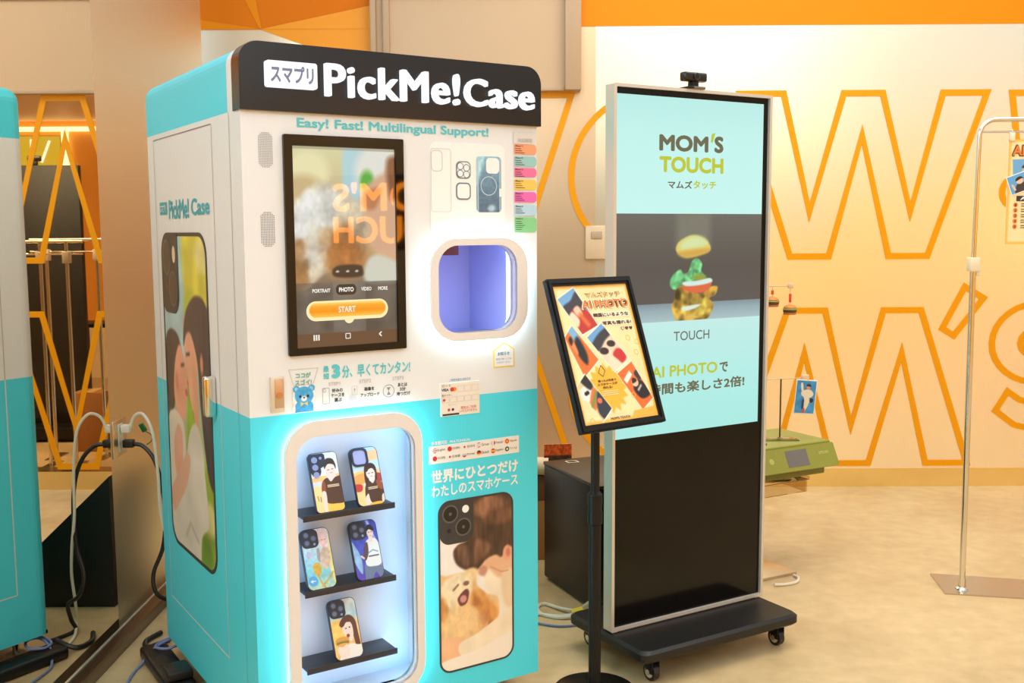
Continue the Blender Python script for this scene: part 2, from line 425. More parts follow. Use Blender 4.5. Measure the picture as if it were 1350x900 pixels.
# intercom plate on the wall, partly behind the totem
t = thing('intercom_panel', (.435, YB, 1.36), 0, 'pale rectangular intercom plate on the wall behind the left edge of the screen totem', 'intercom')
MB().box(-.06, .06, -.02, 0, -.09, .09, mat('plate_beige', (226, 200, 166), .4), .006).build('housing', t)
MB().box(-.03, .03, -.024, -.02, .02, .06, mat('plate_grey', (190, 168, 140), .4), .003).build('speaker_grille', t)
# left wall: mirror-polished panel, then a satin steel pillar
MIRROR = mat('mirror_polished_steel', (242, 236, 226), .012, 1.)
SATIN = mat('satin_steel_pillar', (226, 224, 212), .36, 1.)
MB().box(XM - .1, XM, -4, 3.512, .045, 3.4, MIRROR).build('wall_left', kind='structure')
MB().box(XM - .5, XM, 3.512, 4.74, .045, 3.4, SATIN).build('wall_left_pillar', kind='structure')
MB().box(XM - .1, -1.35, -4, 4.74, 0, .045, mat('dark_bronze_steel', (120, 96, 74), .3, .9), .003).build('baseboard_left', kind='structure')
MB().box(XM - .004, -1.3925, -4, 4.74, .0445, .049, mat('skirting_highlight', (240, 232, 218), .2, .5)).build('trim_highlight', kind='structure')  # pale strip standing in for the highlight along the skirting edge
# the far side of the hall, behind the camera: yellow shopfront and its sign on the right
MB().box(1.0, 6.6, -3.9, -3.7, 0, 2.75, mat('shopfront_yellow', (255, 196, 24), .5)).build('wall_front', kind='structure')
MB().box(-3.0, 1.0, -3.9, -3.7, 0, 2.75, mat('shopfront_tan', (206, 160, 104), .5)).build('wall_front_tan', kind='structure')
MB().box(6.5, 6.6, -3.7, YB, 0, 2.75, mat('shopfront_cream', (240, 206, 150), .5)).build('wall_right', kind='structure')
RS = Frame((6.5, 0, 0), (0, -1, 0), (0, 0, 1), (-1, 0, 0)); SGN = mat('sign_orange_glow', (255, 140, 26), .4, emit=17.0)
t = thing('shop_sign', (6.5, -1.2, 1.6), 0, 'glowing orange shop sign reflected in the touch screen glass', 'sign')
RS = Frame((0, 0, 0), (0, -1, 0), (0, 0, 1), (-1, 0, 0))
m = MB(); m.text(RS, "MOM'S", -.65, .75, .03, .33, SGN, .02, .02, .02); m.build('upper_letters', t)
m = MB(); m.text(RS, 'TOUCH', -.65, .75, -.30, -.02, SGN, .02, .02, .02); m.build('lower_letters', t)
m = MB(); m.box(-.02, .0, -.8, .7, -.36, .40, mat('sign_board', (60, 50, 40), .5), .004); m.build('board', t)
# lit shop interior behind the glass (seen in the mirrored wall)
MB().box(-2.6, 6, 10.2, 10.3, 0, 2.6, mat('shop_orange_wall', (250, 170, 60), .5)).build('wall_shop_back', kind='structure')
MB().box(6, 6.1, YB + .12, 10.3, 0, 2.6, mat('shop_cream', (246, 220, 180), .5)).build('wall_shop_right', kind='structure')
MB().box(-2.6, -2.5, YB + .12, 10.3, 0, 2.6, mat('shop_cream', (246, 220, 180), .5)).build('wall_shop_left', kind='structure')
MB().box(-2.5, 6, 10.19, 10.2, 0, .54, mat('shop_wainscot', (250, 226, 184), .5)).build('trim_5', kind='structure')
c = MB(); c.box(-2.6, 6.1, YB + .12, 10.3, 2.5, 2.6, mat('shop_cream', (246, 220, 180), .5)); c.build('ceiling', kind='structure')
#SECTION kiosk
# ------------------------------------------------------------------ vending kiosk
KW, KD, KZ0, KZC, KZH, KZT = .882, .965, .076, .958, 1.731, 1.893
K = thing('phone_case_kiosk', (-.6795, 2.6087, 0), .5748, 'tall white and cyan vending kiosk with black header, touch screen and glowing display windows', 'vending machine')
bm = bmesh.new(); bmesh.ops.create_cube(bm, size=1)
for v in bm.verts: v.co = Vector(((v.co.x + .5) * KW, .012 + (v.co.y + .5) * (KD - .012), KZ0 + (v.co.z + .5) * (KZT - KZ0)))
te = [e for e in bm.edges if all(v.co.z > 1.8 for v in e.verts) and not all(v.co.y < .02 for v in e.verts)]
te += [e for e in bm.edges if all(v.co.y > .9 for v in e.verts) and abs(e.verts[0].co.z - e.verts[1].co.z) > .5]
bmesh.ops.bevel(bm, geom=te, offset=.045, segments=6, affect='EDGES', profile=.5)
for z in (KZC, KZH): bmesh.ops.bisect_plane(bm, geom=bm.verts[:] + bm.edges[:] + bm.faces[:], plane_co=(0, 0, z), plane_no=(0, 0, 1))
for y in (.046, .097): bmesh.ops.bisect_plane(bm, geom=bm.verts[:] + bm.edges[:] + bm.faces[:], plane_co=(0, y, 0), plane_no=(0, 1, 0))
bmesh.ops.delete(bm, geom=[f for f in bm.faces if f.calc_center_median().y < .02], context='FACES')
kb = MB()
for f in bm.faces:
    c = f.calc_center_median()
    m = CYAN if c.z < KZC else WHITE if c.z < KZH else (CYAN if c.y > .097 else WHITE)
    kb.add([v.co[:] for v in f.verts], [list(range(len(f.verts)))], m, c.z > KZT - .05 or c.y > KD - .05)
bm.free()
kb.build('cabinet_body', K)
WIN = rrect(.111, .457, .165, .895, .062); WOUT = rrect(.080, .480, .128, .936, .09)
PIN = rrect(.538, .797, 1.143, 1.388, .062); POUT = rrect(.514, .834, 1.119, 1.408, .085)
plate('lower_front_panel', FRONT, [(0, KZ0), (KW, KZ0), (KW, KZC), (0, KZC)], [WIN], CYAN, 0, -.012, K)
plate('upper_front_panel', FRONT, [(0, KZC), (KW, KZC), (KW, KZH), (0, KZH)], [PIN], WHITE, 0, -.012, K)
# header
hd = MB()
HP = rrect(-.004, KW + .008, KZH - .002, KZT + .004, (.001, .05, .05, .001))
hd.flat(FRONT, HP, BLACK, .012); hd.wall(FRONT, HP, BLACK, .012, -.046); hd.flat(FRONT, HP[::-1], BLACK, -.046)
head = hd.build('header_sign', K)
LETM = mat('backlit_white_letters', (246, 250, 255), .4, emit=1.15); BLUEE = mat('letter_side_blue', (24, 60, 92), .4)
lg = MB(); lg.text(FRONT, 'PickMe!', .217, .611, 1.772, 1.856, LETM, .013, .013, .016)
lg.text(FRONT, 'Case', .628, .858, 1.772, 1.848, LETM, .013, .013, .016)
lg.build('logo_letters', head)
lb = MB(); lb.flat(FRONT, rrect(.060, .193, 1.786, 1.850, .006), LETM, .030, .018); lb.text(FRONT, 'スマプリ', .070, .183, 1.797, 1.840, mat('pale_blue_grey_ink', (120, 130, 160), .5), .031, .035)
lb.build('logo_plate', head)
tg = MB(); tg.text(FRONT, 'Easy! Fast! Multilingual Support!', .146, .717, 1.686, 1.717, TEALTXT, .001, .028)
tg.build('tagline_text', K)
# header fixings on the roof
# touch display
dp = thing('touch_display', (0, 0, 0), 0, '', ''); del dp['label'], dp['category']; dp.parent = K
bz = MB(); bz.band(FRONT, rrect(.106, .443, 1.109, 1.674, .004), rrect(.129, .419, 1.128, 1.646, .002), mat('bezel_black_glass', (16, 14, 12), .03, spec=.45), .010, -.002)
bz.build('bezel', dp)
p = Pic(.29, .518, .0026)
p.vgrad([(0, (226, 226, 176)), (.25, (222, 200, 150)), (.5, (214, 180, 130)), (.68, (140, 120, 100)), (.74, (122, 112, 98)), (1, (112, 96, 80))])
p.ell(.15, .12, .2, .1, (246, 240, 190), .08).ell(.1, .24, .22, .1, (214, 190, 140), .08)
p.poly([(.5, -.05), (.68, -.05), (.7, .3), (.5, .3)], (186, 226, 232), .05)
p.ell(.85, .12, .25, .14, (238, 240, 230), .08).ell(.72, .17, .07, .06, (110, 190, 80), .04)
p.poly([(.66, .42), (.62, .3), (.7, .2), (.86, .13), (1.05, .1), (1.05, .62), (.9, .6), (.78, .52)], (232, 186, 150), .05)
p.poly([(.92, .06), (1.05, .05), (1.05, .22), (.95, .25)], (150, 100, 70), .05).poly([(.7, .22), (.86, .2), (.8, .3), (.7, .3)], (206, 140, 96), .04)
p.poly([(-.05, .35), (.08, .24), (.28, .17), (.5, .22), (.66, .3), (.72, .42), (.66, .56), (.5, .62), (.3, .62), (.1, .7), (-.05, .66)], (222, 208, 178), .05)
dogm = p.last.copy()
p.poly([(-.02, .42), (.05, .28), (.26, .2), (.44, .25), (.34, .36), (.3, .48), (.2, .6), (.06, .62)], (236, 240, 228), .06)
p.ell(.18, .33, .14, .07, (248, 252, 244), .06).ell(.3, .46, .09, .03, (176, 140, 100), .12)
p.poly([(.0, .46), (.1, .5), (.12, .68), (-.02, .7)], (168, 120, 72), .04)
p.poly([(.3, .44), (.46, .4), (.62, .44), (.7, .54), (.62, .63), (.44, .65), (.32, .6)], (200, 142, 84), .12)
p.poly([(.36, .5), (.52, .47), (.64, .54), (.56, .6), (.4, .6)], (178, 112, 58), .12).ell(.52, .43, .06, .03, (150, 100, 60), .10)
p.curls(dogm, 240, .030, (.86, .93, 1.06, 1.12), .6, 1.9); p.noise(40, .05, dogm, 60)
p.poly([(.70, .58), (.82, .54), (1.05, .6), (1.05, .68), (.7, .68)], (222, 224, 206), .04)
p.poly([(.36, .615), (.44, .59), (.62, .59), (.66, .61), (.64, .65), (.4, .65)], (72, 56, 46), .02)
for x in (.41, .51, .60): p.ell(x, .622, .016, .005, (240, 230, 210), .006)
ov = (p.Y > .675).astype(float); p.mix(ov * .55, (96, 92, 86)); p.noise(10, .16, ov)
p.mix(((p.Y > .675) & (p.X > .36) & (p.X < .68)).astype(float) * .25, (170, 160, 150))
p.mix((p.Y > .93).astype(float), (112, 82, 58)).mix((p.Y < .012).astype(float) * .6, (160, 150, 130))
p.obj('screen', FRONT, .129, .419, 1.128, 1.646, .001, print_mat('touch_screen_glow', emit=.82, rough=.015), dp)
ST = mat('screen_white', (255, 250, 240), .3, emit=.9); STY = mat('screen_cream', (255, 236, 180), .3, emit=1.)
ui = MB()
ui.text(FRONT, 'PORTRAIT', .176, .226, 1.270, 1.280, ST, .002, .03); ui.flat(FRONT, rrect(.242, .300, 1.262, 1.290, .012), mat('screen_pill_dark', (70, 60, 52), .3, emit=.3), .002)
ui.text(FRONT, 'PHOTO', .250, .292, 1.270, 1.282, ST, .003, .04); ui.text(FRONT, 'VIDEO', .314, .344, 1.271, 1.281, ST, .002, .03); ui.text(FRONT, 'MORE', .364, .392, 1.271, 1.281, ST, .002, .03)
ui.flat(FRONT, rrect(.158, .392, 1.196, 1.248, .026), STY, .0022); ui.flat(FRONT, circ(.278, 1.200, .014), STY, .0021)
ui.text(FRONT, 'START', .247, .296, 1.216, 1.232, ST, .004, .02)
for k in range(3): ui.box(.176 + k * .0065, .1795 + k * .0065, -.003, -.002, 1.145, 1.16, ST)
ui.band(FRONT, rrect(.266, .281, 1.145, 1.160, .002), rrect(.268, .279, 1.147, 1.158, .001), ST, .002)
ui.text(FRONT, '<', .364, .372, 1.145, 1.160, ST, .002, .03)
ui.build('screen_controls', dp)
bt = Pic(.220, .036, .002); bt.vgrad([(0, (255, 214, 120)), (.25, (250, 166, 40)), (.6, (244, 148, 20)), (1, (255, 196, 80))])
bt.obj('start_button', FRONT, .166, .384, 1.205, 1.243, .003, print_mat('button_glow', emit=1.0, rough=.2), dp, r=.018)
# speaker grilles
for z0 in (1.588, 1.390):
    sg = MB()
    for i in range(9):
        for j in range(21):
            u = .045 + i * .0042; z = z0 + .003 + j * .0042
            dx = abs(u - .0618); dz = abs(z - (z0 + .045)); 
            if dz > .028 and math.hypot(dx, dz - .028) > .0185: continue
            sg.flat(FRONT, circ(u, z, .00125, 6), BLACKM, .0008)
    sg.build('speaker_grille', K)
# sample panel with printed phone drawings
sp = MB(); sp.flat(FRONT, rrect(.528, .770, 1.415, 1.672, .02), mat('glossy_white_sheet', (250, 252, 252), .25), .002, .002)
LG = mat('line_grey', (206, 212, 216), .5); BG = mat('print_bluegrey', (110, 130, 150), .5); LB = mat('print_lightblue', (150, 200, 226), .5)
def outline(mb, fr, pts, wd, m, d): mb.band(fr, pts, inset(pts, wd), m, d)
outline(sp, FRONT, rrect(.529, .593, 1.481, 1.655, .008), .0015, LG, .003); outline(sp, FRONT, rrect(.530, .566, 1.592, 1.65, .012), .002, LG, .0032)
sp.flat(FRONT, rrect(.609, .656, 1.574, 1.622, .013), BG, .003)
sp.flat(FRONT, rrect(.612, .653, 1.577, 1.619, .011), mat('glossy_white_sheet'), .0034)
for x, z in ((.622, 1.608), (.622, 1.588), (.642, 1.604), (.642, 1.586)): outline(sp, FRONT, circ(x, z, .0105, 16), .002, BG, .0038)
sp.flat(FRONT, rrect(.608, .656, 1.515, 1.563, .013), BG, .003); sp.flat(FRONT, rrect(.612, .652, 1.519, 1.559, .010), mat('glossy_white_sheet'), .0034)
sp.build('sample_sheet', K)
pp = Pic(.082, .157, .0018); pp.vgrad([(0, (140, 196, 224)), (.35, (112, 156, 184)), (1, (86, 112, 138))]); pp.poly([(.0, 0), (.3, 0), (.1, .4), (0, .5)], (178, 226, 244), .1).ell(.6, .93, .15, .06, (170, 200, 220), .1).noise(14, .1)
pp.line([(.05, .0), (.05, 1)], .05, (170, 214, 234)).line([(.95, 0), (.95, 1)], .05, (170, 204, 220))
sc_ = pp.obj('clear_case_print', FRONT, .675, .757, 1.481, 1.638, .003, PRINT, K, r=.012)
q = MB(); q.flat(FRONT, rrect(.706, .750, 1.590, 1.634, .012), WHITETXT, .004)
outline(q, FRONT, circ(.715, 1.555, .027, 32), .002, mat('pale_line', (214, 228, 238), .5), .004); q.box(.750, .757, -.0045, -.0035, 1.525, 1.548, WHITETXT)
q.build('case_print_marks', K)
# coloured list of fitting models
li = MB()
li.flat(FRONT, [(.800, 1.677), (.880, 1.677), (.880, 1.712), (.800, 1.712)], mat('list_grey', (226, 222, 216), .5), .002)
li.text(FRONT, '対応機種', .815, .865, 1.682, 1.694, GREYTXT, .003, .02)
tabs = [(1.648, 1.676, (250, 166, 122), 'iPhone 11'), (1.613, 1.642, (158, 206, 206), 'iPhone 12'), (1.583, 1.609, (246, 120, 170), 'iPhone 13'), (1.546, 1.576, (250, 206, 96), 'iPhone 14'),
        (1.510, 1.540, (242, 110, 190), 'iPhone 15'), (1.471, 1.503, (186, 220, 240), 'iPhone 16'), (1.423, 1.467, (140, 212, 150), 'Galaxy')]
for i, (a, b_, c, tx) in enumerate(tabs):
    li.flat(FRONT, rrect(.803, .880, a, b_, (.010, .010, .001, .001)), mat('tab_ink_%s' % 'abcdefg'[i], c, .5), .002)
    li.text(FRONT, tx, .806, .832, b_ - .007, b_ - .002, DARKTXT, .003, .02)
    for k in range(3 if i < 6 else 5): li.box(.806, .826 + (.012 if k == 2 else .004 * (k % 2)), -.0031, -.003, b_ - .013 - k * .0058, b_ - .0115 - k * .0058, DARKTXT)
li.build('model_list', K)
# pickup window
LEDC = mat('led_cyan_white', (196, 244, 255), .4, emit=34.0); LEDP = mat('led_soft_violet', (156, 190, 255), .4, emit=8.0); LEDIN = mat('led_cool_white', (206, 228, 255), .4, emit=13.0)
def ringpart(name, out, inn, led_d):
    r = thing(name, (0, 0, 0), 0, '', ''); del r['label'], r['category']; r.parent = K
    m = MB(); n = len(out)
    mid = inset(out, .004)
    m.band(FRONT, out, inn, RINGM, .024, .013); m.wall(FRONT, inn, RINGM, .024, -.012)
    m.build('ring_frame', r)
    l = MB(); l.wall(FRONT, inset(out, .007), LEDC, .0125, .0005); l.build('led_strip', r)
    return r
pr = ringpart('pickup_window', POUT, PIN, .01)
pv = MB(); PB = mat('pickup_liner', (196, 198, 236), .4)
pv.box(.515, .822, .256, .260, 1.10, 1.42, PB); pv.box(.512, .516, .012, .26, 1.10, 1.42, PB); pv.box(.800, .804, .012, .26, 1.10, 1.42, PB)
pv.box(.512, .804, .012, .26, 1.415, 1.42, PB); pv.box(.512, .804, .012, .26, 1.10, 1.125, PB)
pv.build('pickup_liner', pr)
l = MB(); l.wall(FRONT, inset(rrect(.520, .797, 1.128, 1.405, .05), .001), LEDP, -.02, -.034); l.build('inner_led_strip', pr)
MB().box(.585, .668, .09, .13, 1.358, 1.416, mat('rust_brown', (104, 40, 30), .5), .002).build('chute_flap', pr)
# display window
dw = ringpart('display_window', WOUT, WIN, .01)
dv = MB(); DB = mat('display_liner', (226, 230, 240), .45)
dv.box(.066, .506, .128, .134, .14, .925, DB); dv.box(.064, .068, .012, .13, .14, .925, DB); dv.box(.502, .506, .012, .13, .14, .925, DB)
dv.box(.066, .504, .012, .13, .921, .925, DB); dv.box(.066, .504, .012, .13, .14, .146, DB)
dv.build('display_liner', dw)
l = MB(); l.wall(FRONT, inset(rrect(.070, .500, .148, .919, .06), .001), LEDIN, -.014, -.026); l.build('inner_led_strip', dw)
SHELVES = (.668, .458, .243)
for z in SHELVES:
    s = MB(); s.box(.146, .418, .032, .1275, z - .006, z, mat('shelf_black', (46, 44, 48), .4), .0015); s.box(.146, .418, .028, .033, z - .013, z + .004, mat('shelf_black'), .0015)
    s.build('shelf', dw)
# lock plate
lk = MB(); lk.box(.054, .090, -.010, 0, .966, 1.060, mat('lock_beige', (226, 212, 194), .35, .3), .002)
lkp = lk.build('lock_plate', K)
MB().box(.064, .088, -.0125, -.010, .978, 1.054, mat('lock_brushed', (206, 184, 160), .3, .7), .001).build('lock_cover', lkp)
lc = MB(); lc.cyl((.0745, -.0125, 1.012), (.0745, -.0165, 1.012), .0085, mat('lock_brass', (206, 150, 100), .3, .6)); lc.build('key_cylinder', lkp)
# instructions
it = MB()
outline(it, FRONT, [(.118, 1.030), (.172, 1.030), (.188, 1.074), (.105, 1.074)], .0016, GREYTXT, .0012)
it.text(FRONT, 'ココが', .124, .166, 1.050, 1.064, mat('green_grey_ink', (110, 176, 160), .5), .0015, .03); it.text(FRONT, 'スゴイ!', .122, .168, 1.031, 1.046, mat('green_grey_ink'), .0015, .03)
it.text(FRONT, '最', .201, .217, 1.060, 1.076, TEALTXT, .0012, .04); it.text(FRONT, '短', .201, .217, 1.041, 1.057, TEALTXT, .0012, .04)
it.text(FRONT, '3', .224, .249, 1.041, 1.079, TEALTXT, .0012, .06); it.text(FRONT, '分、早くてカンタン!', .254, .457, 1.040, 1.074, TEALTXT, .0012, .03)
it.text(FRONT, 'STEP1', .215, .248, 1.023, 1.032, GREYTXT, .0012, .02); it.text(FRONT, 'STEP2', .303, .338, 1.022, 1.032, GREYTXT, .0012, .02); it.text(FRONT, 'STEP3', .402, .436, 1.022, 1.032, GREYTXT, .0012, .02)
for tx, u0, u1, z in (('好みの', .224, .255, 1.004), ('ケースを', .221, .260, .991), ('選ぶ', .230, .252, .978), ('画像を', .318, .347, 1.000), ('アップロード', .306, .362, .984), ('あとは', .418, .447, 1.003), ('3分', .424, .442, .991), ('待つだけ', .414, .456, .978)):
    it.text(FRONT, tx, u0, u1, z, z + .0105, DARKTXT, .0012, .03)
outline(it, FRONT, rrect(.197, .217, .975, 1.018, .003), .0012, mat('mid_grey_ink', (150, 146, 144), .5), .0012); outline(it, FRONT, rrect(.199, .206, 1.006, 1.016, .002), .001, mat('mid_grey_ink'), .0013)
outline(it, FRONT, rrect(.281, .297, .992, 1.016, .002), .001, GREYTXT, .0012); it.flat(FRONT, [(.268, .977), (.296, .977), (.292, .990), (.276, .990)], mat('faint_blue_ink', (218, 222, 230), .5), .0012)
it.text(FRONT, '↑', .286, .292, .998, 1.011, mat('mid_grey_ink'), .0014, .0)
outline(it, FRONT, circ(.390, .994, .0175, 28), .0016, mat('mid_grey_ink'), .0012)
it.flat(FRONT, [(.384, 1.004), (.396, 1.004), (.390, .994)], mat('mid_grey_ink'), .0013); it.flat(FRONT, [(.384, .983), (.396, .983), (.390, .994)], mat('mid_grey_ink'), .0013)
it.build('instruction_print', K)
tb = Pic(.062, .070, .0011); tb.fill((240, 236, 230))
BB = (72, 170, 226)
for x in (.16, .84): tb.ell(x, .12, .15, .13, BB, .02).ell(x, .12, .08, .07, (140, 206, 240), .02)
tb.poly([(.1, .95), (.12, .7), (.3, .6), (.7, .6), (.88, .7), (.9, .95), (.9, 1.05), (.1, 1.05)], (66, 160, 216), .02)
tb.ell(.5, .38, .42, .34, BB, .02); tb.noise(14, .09)
tb.ell(.33, .41, .055, .055, (30, 30, 40), .015).ell(.67, .41, .055, .055, (30, 30, 40), .015).ell(.5, .5, .13, .1, (238, 240, 240), .02).ell(.5, .46, .045, .03, (30, 30, 40), .012)
tb.poly([(.5, .68), (.34, .62), (.34, .78)], (250, 206, 90), .015, sm=False).poly([(.5, .68), (.66, .62), (.66, .78)], (250, 206, 90), .015, sm=False)
msk = np.ones_like(tb.X)
tb.obj('teddy_print', FRONT, .115, .177, .960, 1.030, .0012, PRINT, K)
# notices and stickers
nt_ = MB(); HO = [(.727, 1.031), (.800, 1.031), (.800, 1.083), (.771, 1.103), (.762, 1.103), (.727, 1.083)]
nt_.flat(FRONT, HO, mat('sticker_yellow', (248, 220, 110), .5), .001, .001); nt_.flat(FRONT, inset(HO, .004), WHITETXT, .0016)
nt_.text(FRONT, 'お知らせ', .742, .783, 1.066, 1.077, mat('blue_ink', (70, 150, 190), .5), .002, .03)
nt_.text(FRONT, '画面が暗いときは', .736, .790, 1.053, 1.059, mat('blue_ink'), .002); nt_.text(FRONT, 'お声がけください', .739, .786, 1.043, 1.049, mat('blue_ink'), .002)
nt_.build('notice_sticker', K)
py = MB(); CRD = mat('card_cream', (244, 236, 224), .5); RED = mat('red_ink', (214, 60, 50), .5); ORG = mat('orange_ink', (240, 150, 50), .5)
py.flat(FRONT, [(.551, .905), (.679, .905), (.679, .999), (.551, .999)], CRD, .002, .002)
py.text(FRONT, 'ご利用可能な決済方法', .580, .650, 1.003, 1.011, mat('blue_ink'), .001)
py.text(FRONT, 'カード', .555, .585, .989, .996, DARKTXT, .003)
py.text(FRONT, 'VISA', .554, .577, .977, .985, mat('navy_ink', (40, 50, 110), .5), .003, .03); py.flat(FRONT, circ(.588, .981, .0062), RED, .003); py.flat(FRONT, circ(.596, .981, .0062), ORG, .0028)
for k in range(3): outline(py, FRONT, rrect(.605 + k * .024, .626 + k * .024, .972, .990, .001), .0007, GREYTXT, .003)
py.text(FRONT, '電子マネー', .555, .588, .962, .968, DARKTXT, .003)
for k in range(5): outline(py, FRONT, rrect(.556 + k * .0242, .578 + k * .0242, .944, .960, .001), .0007, GREYTXT, .003)
py.flat(FRONT, circ(.562, .952, .004), RED, .0032)
py.text(FRONT, 'QRコード', .575, .603, .934, .940, GREYTXT, .003)
py.flat(FRONT, circ(.577, .923, .004), RED, .003); py.flat(FRONT, circ(.590, .923, .004), mat('navy_ink'), .003)
py.text(FRONT, '現金はご利用\nいただけません', .612, .671, .912, .930, RED, .003); py.box(.556, .610, -.0032, -.003, .907, .912, DARKTXT)
py.build('payment_sticker', K)
fl = MB(); fl.flat(FRONT, [(.512, .772), (.815, .772), (.815, .823), (.512, .823)], mat('flag_strip_white', (244, 240, 234), .5), .001, .001)
fl.text(FRONT, '多言語対応', .520, .572, .826, .837, WHITETXT, .001, .03); fl.text(FRONT, 'MULTILINGUAL', .580, .648, .827, .834, WHITETXT, .001, .02)
def flag(u, z, kind):
    c = {'r': (210, 40, 50), 'w': (240, 240, 240), 'b': (50, 60, 140), 'k': (30, 30, 30), 'y': (244, 190, 50), 'o': (236, 90, 50), 'g': (40, 90, 70)}
    r = .0072; P = circ(u, z, r, 24)
    def M(k): return mat('flag_' + k, c[k], .5)
    if kind[0] == 'h':       # horizontal thirds
        n = len(kind) - 1
        for i, ch in enumerate(kind[1:]):
            hi, lo = z + r - 2 * r * i / n, z + r - 2 * r * (i + 1) / n
            Q = [(a, min(max(b_, lo), hi)) for a, b_ in P]
            cl = [(math.copysign(math.sqrt(max(0, r * r - (y - z) ** 2)), s) + u, y) for y, s in [(lo + (hi - lo) * t / 4, 1) for t in range(5)] + [(hi - (hi - lo) * t / 4, -1) for t in range(5)]]
            fl.flat(FRONT, cl, M(ch), .002)
    elif kind[0] == 'v':
        n = 3
        for i, ch in enumerate(kind[1:]):
            lo, hi = u - r + 2 * r * i / n, u - r + 2 * r * (i + 1) / n
            cl = [(x, math.copysign(math.sqrt(max(0, r * r - (x - u) ** 2)), s) + z) for x, s in [(lo + (hi - lo) * t / 4, -1) for t in range(5)] + [(hi - (hi - lo) * t / 4, 1) for t in range(5)]]
            fl.flat(FRONT, cl, M(ch), .002)
    else:
        fl.flat(FRONT, P, M(kind[0]), .002)
        if len(kind) > 1: fl.flat(FRONT, circ(u, z, r * .45, 16), M(kind[1]), .0024)
for k, (kind, tx) in enumerate((('hrwrwr', 'English'), ('r', '中文(簡体)'), ('wr', '한국어'), ('hrwbwr', 'ไทย'), ('vbwr', 'Français'), ('oy', 'Tiếng Việt'))):
    u = .530 + k * .0485; flag(u, .810, kind)
    if kind == 'hrwrwr': fl.flat(FRONT, [(u - .007, .810), (u, .810), (u, .816), (u - .005, .816)], mat('flag_b'), .0024)
    fl.text(FRONT, tx, u + .009, u + .034, .806, .814, DARKTXT, .002)
for k, (kind, tx) in enumerate((('r', '中文(繁體)'), ('wr', '日本語'), ('hwbr', 'Русский'), ('hkry', 'Deutsch'), ('hryr', 'Español'), ('gw', 'عربي'))):
    u = .530 + k * .0485; flag(u, .787, kind); fl.text(FRONT, tx, u + .009, u + .034, .783, .791, DARKTXT, .002)
fl.build('language_strip', K)
sl = MB(); sl.text(FRONT, '世界にひとつだけ', .518, .811, .714, .753, WHITETXT, .001, .035); sl.text(FRONT, 'わたしのスマホケース', .518, .810, .675, .708, WHITETXT, .001, .022)
sl.build('slogan_text', K)
# big phone print on the front: woman and laughing puppy
p = Pic(.247, .505, .0022)
p.vgrad([(0, (246, 240, 236)), (.5, (252, 246, 240)), (1, (250, 236, 216))])
p.poly([(.3, -.05), (1.1, -.05), (1.1, .55), (.9, .62), (.75, .56), (.6, .48), (.48, .42), (.55, .3)], (236, 186, 150), .03)
p.poly([(.66, .44), (.8, .5), (.98, .5), (1.1, .44), (1.1, .78), (.8, .74), (.7, .6), (.6, .52)], (250, 236, 214), .04)
p.poly([(.84, .5), (.96, .46), (1.1, .5), (1.1, .7), (.9, .68)], (240, 214, 180), .04)
p.poly([(.38, .02), (.5, -.05), (1.1, -.05), (1.1, .28), (.92, .34), (.84, .38), (.76, .36), (.62, .38), (.5, .43), (.36, .42), (.22, .37), (.18, .3), (.24, .26), (.4, .22)], (84, 60, 48), .025)
hm = p.last.copy()
p.ell(.68, .06, .22, .065, (156, 110, 84), .06).ell(.82, .13, .2, .05, (128, 88, 66), .06).poly([(.5, .25), (.7, .3), (.6, .36), (.45, .4)], (134, 94, 72), .05).poly([(.24, .28), (.36, .27), (.44, .38), (.3, .38)], (110, 80, 64), .04)
p.noise(12, .22, hm, 8).noise(40, .16, hm, 16)
p.ell(.93, .36, .065, .045, (238, 168, 140), .02).ell(.94, .36, .03, .025, (214, 130, 106), .02)
p.line([(.7, .43), (.84, .47), (.94, .47)], .012, (176, 110, 84), .01, .6)
p.ell(.58, .44, .06, .03, (206, 150, 130), .03)
p.poly([(-.05, .46), (.1, .43), (.3, .43), (.47, .44), (.5, .52), (.62, .58), (.78, .62), (.8, .72), (.72, .8), (.5, .86), (.2, .9), (-.05, .9)], (240, 196, 138), .03)
dm = p.last.copy()
p.poly([(.02, .48), (.2, .43), (.4, .45), (.42, .56), (.3, .62), (.12, .62), (.02, .56)], (252, 232, 196), .04).ell(.42, .44, .1, .03, (246, 216, 164), .03)
p.poly([(.42, .56), (.56, .56), (.7, .64), (.78, .68), (.76, .76), (.64, .74), (.5, .68)], (224, 156, 84), .05).ell(.48, .62, .06, .03, (186, 116, 62), .04).ell(.58, .72, .09, .04, (200, 128, 74), .04)
p.poly([(-.05, .58), (.06, .56), (.1, .66), (.0, .7)], (214, 146, 80), .04).ell(.3, .72, .26, .08, (246, 206, 150), .07).ell(.7, .78, .06, .03, (176, 104, 60), .03)
p.curls(dm, 160, .026, (.93, .97, 1.03, 1.06), .6, 2.2, 1.3); p.noise(40, .03, dm, 60)
p.line([(.18, .52), (.24, .495)], .022, (120, 84, 60), .012)
p.ell(.35, .495, .042, .014, (150, 100, 90), .012); p.poly([(.24, .57), (.34, .53), (.39, .55), (.36, .61), (.28, .625), (.24, .6)], (120, 64, 60), .015); p.ell(.31, .585, .045, .022, (216, 150, 150), .015)
p.poly([(-.05, .82), (.2, .8), (.35, .86), (.25, .93), (-.05, .95)], (246, 190, 146), .02)
p.poly([(.25, .85), (.5, .81), (.8, .74), (1.1, .68), (1.1, .84), (.6, .9), (.3, .93)], (250, 232, 204), .02); p.noise(8, .03)
p.poly([(-.05, .95), (.5, .91), (1.1, .86), (1.1, 1.1), (-.05, 1.1)], (252, 240, 226), .02)
p.obj('puppy_photo_print', FRONT, .542, .789, .150, .655, .0012, PRINT, K, r=.034)
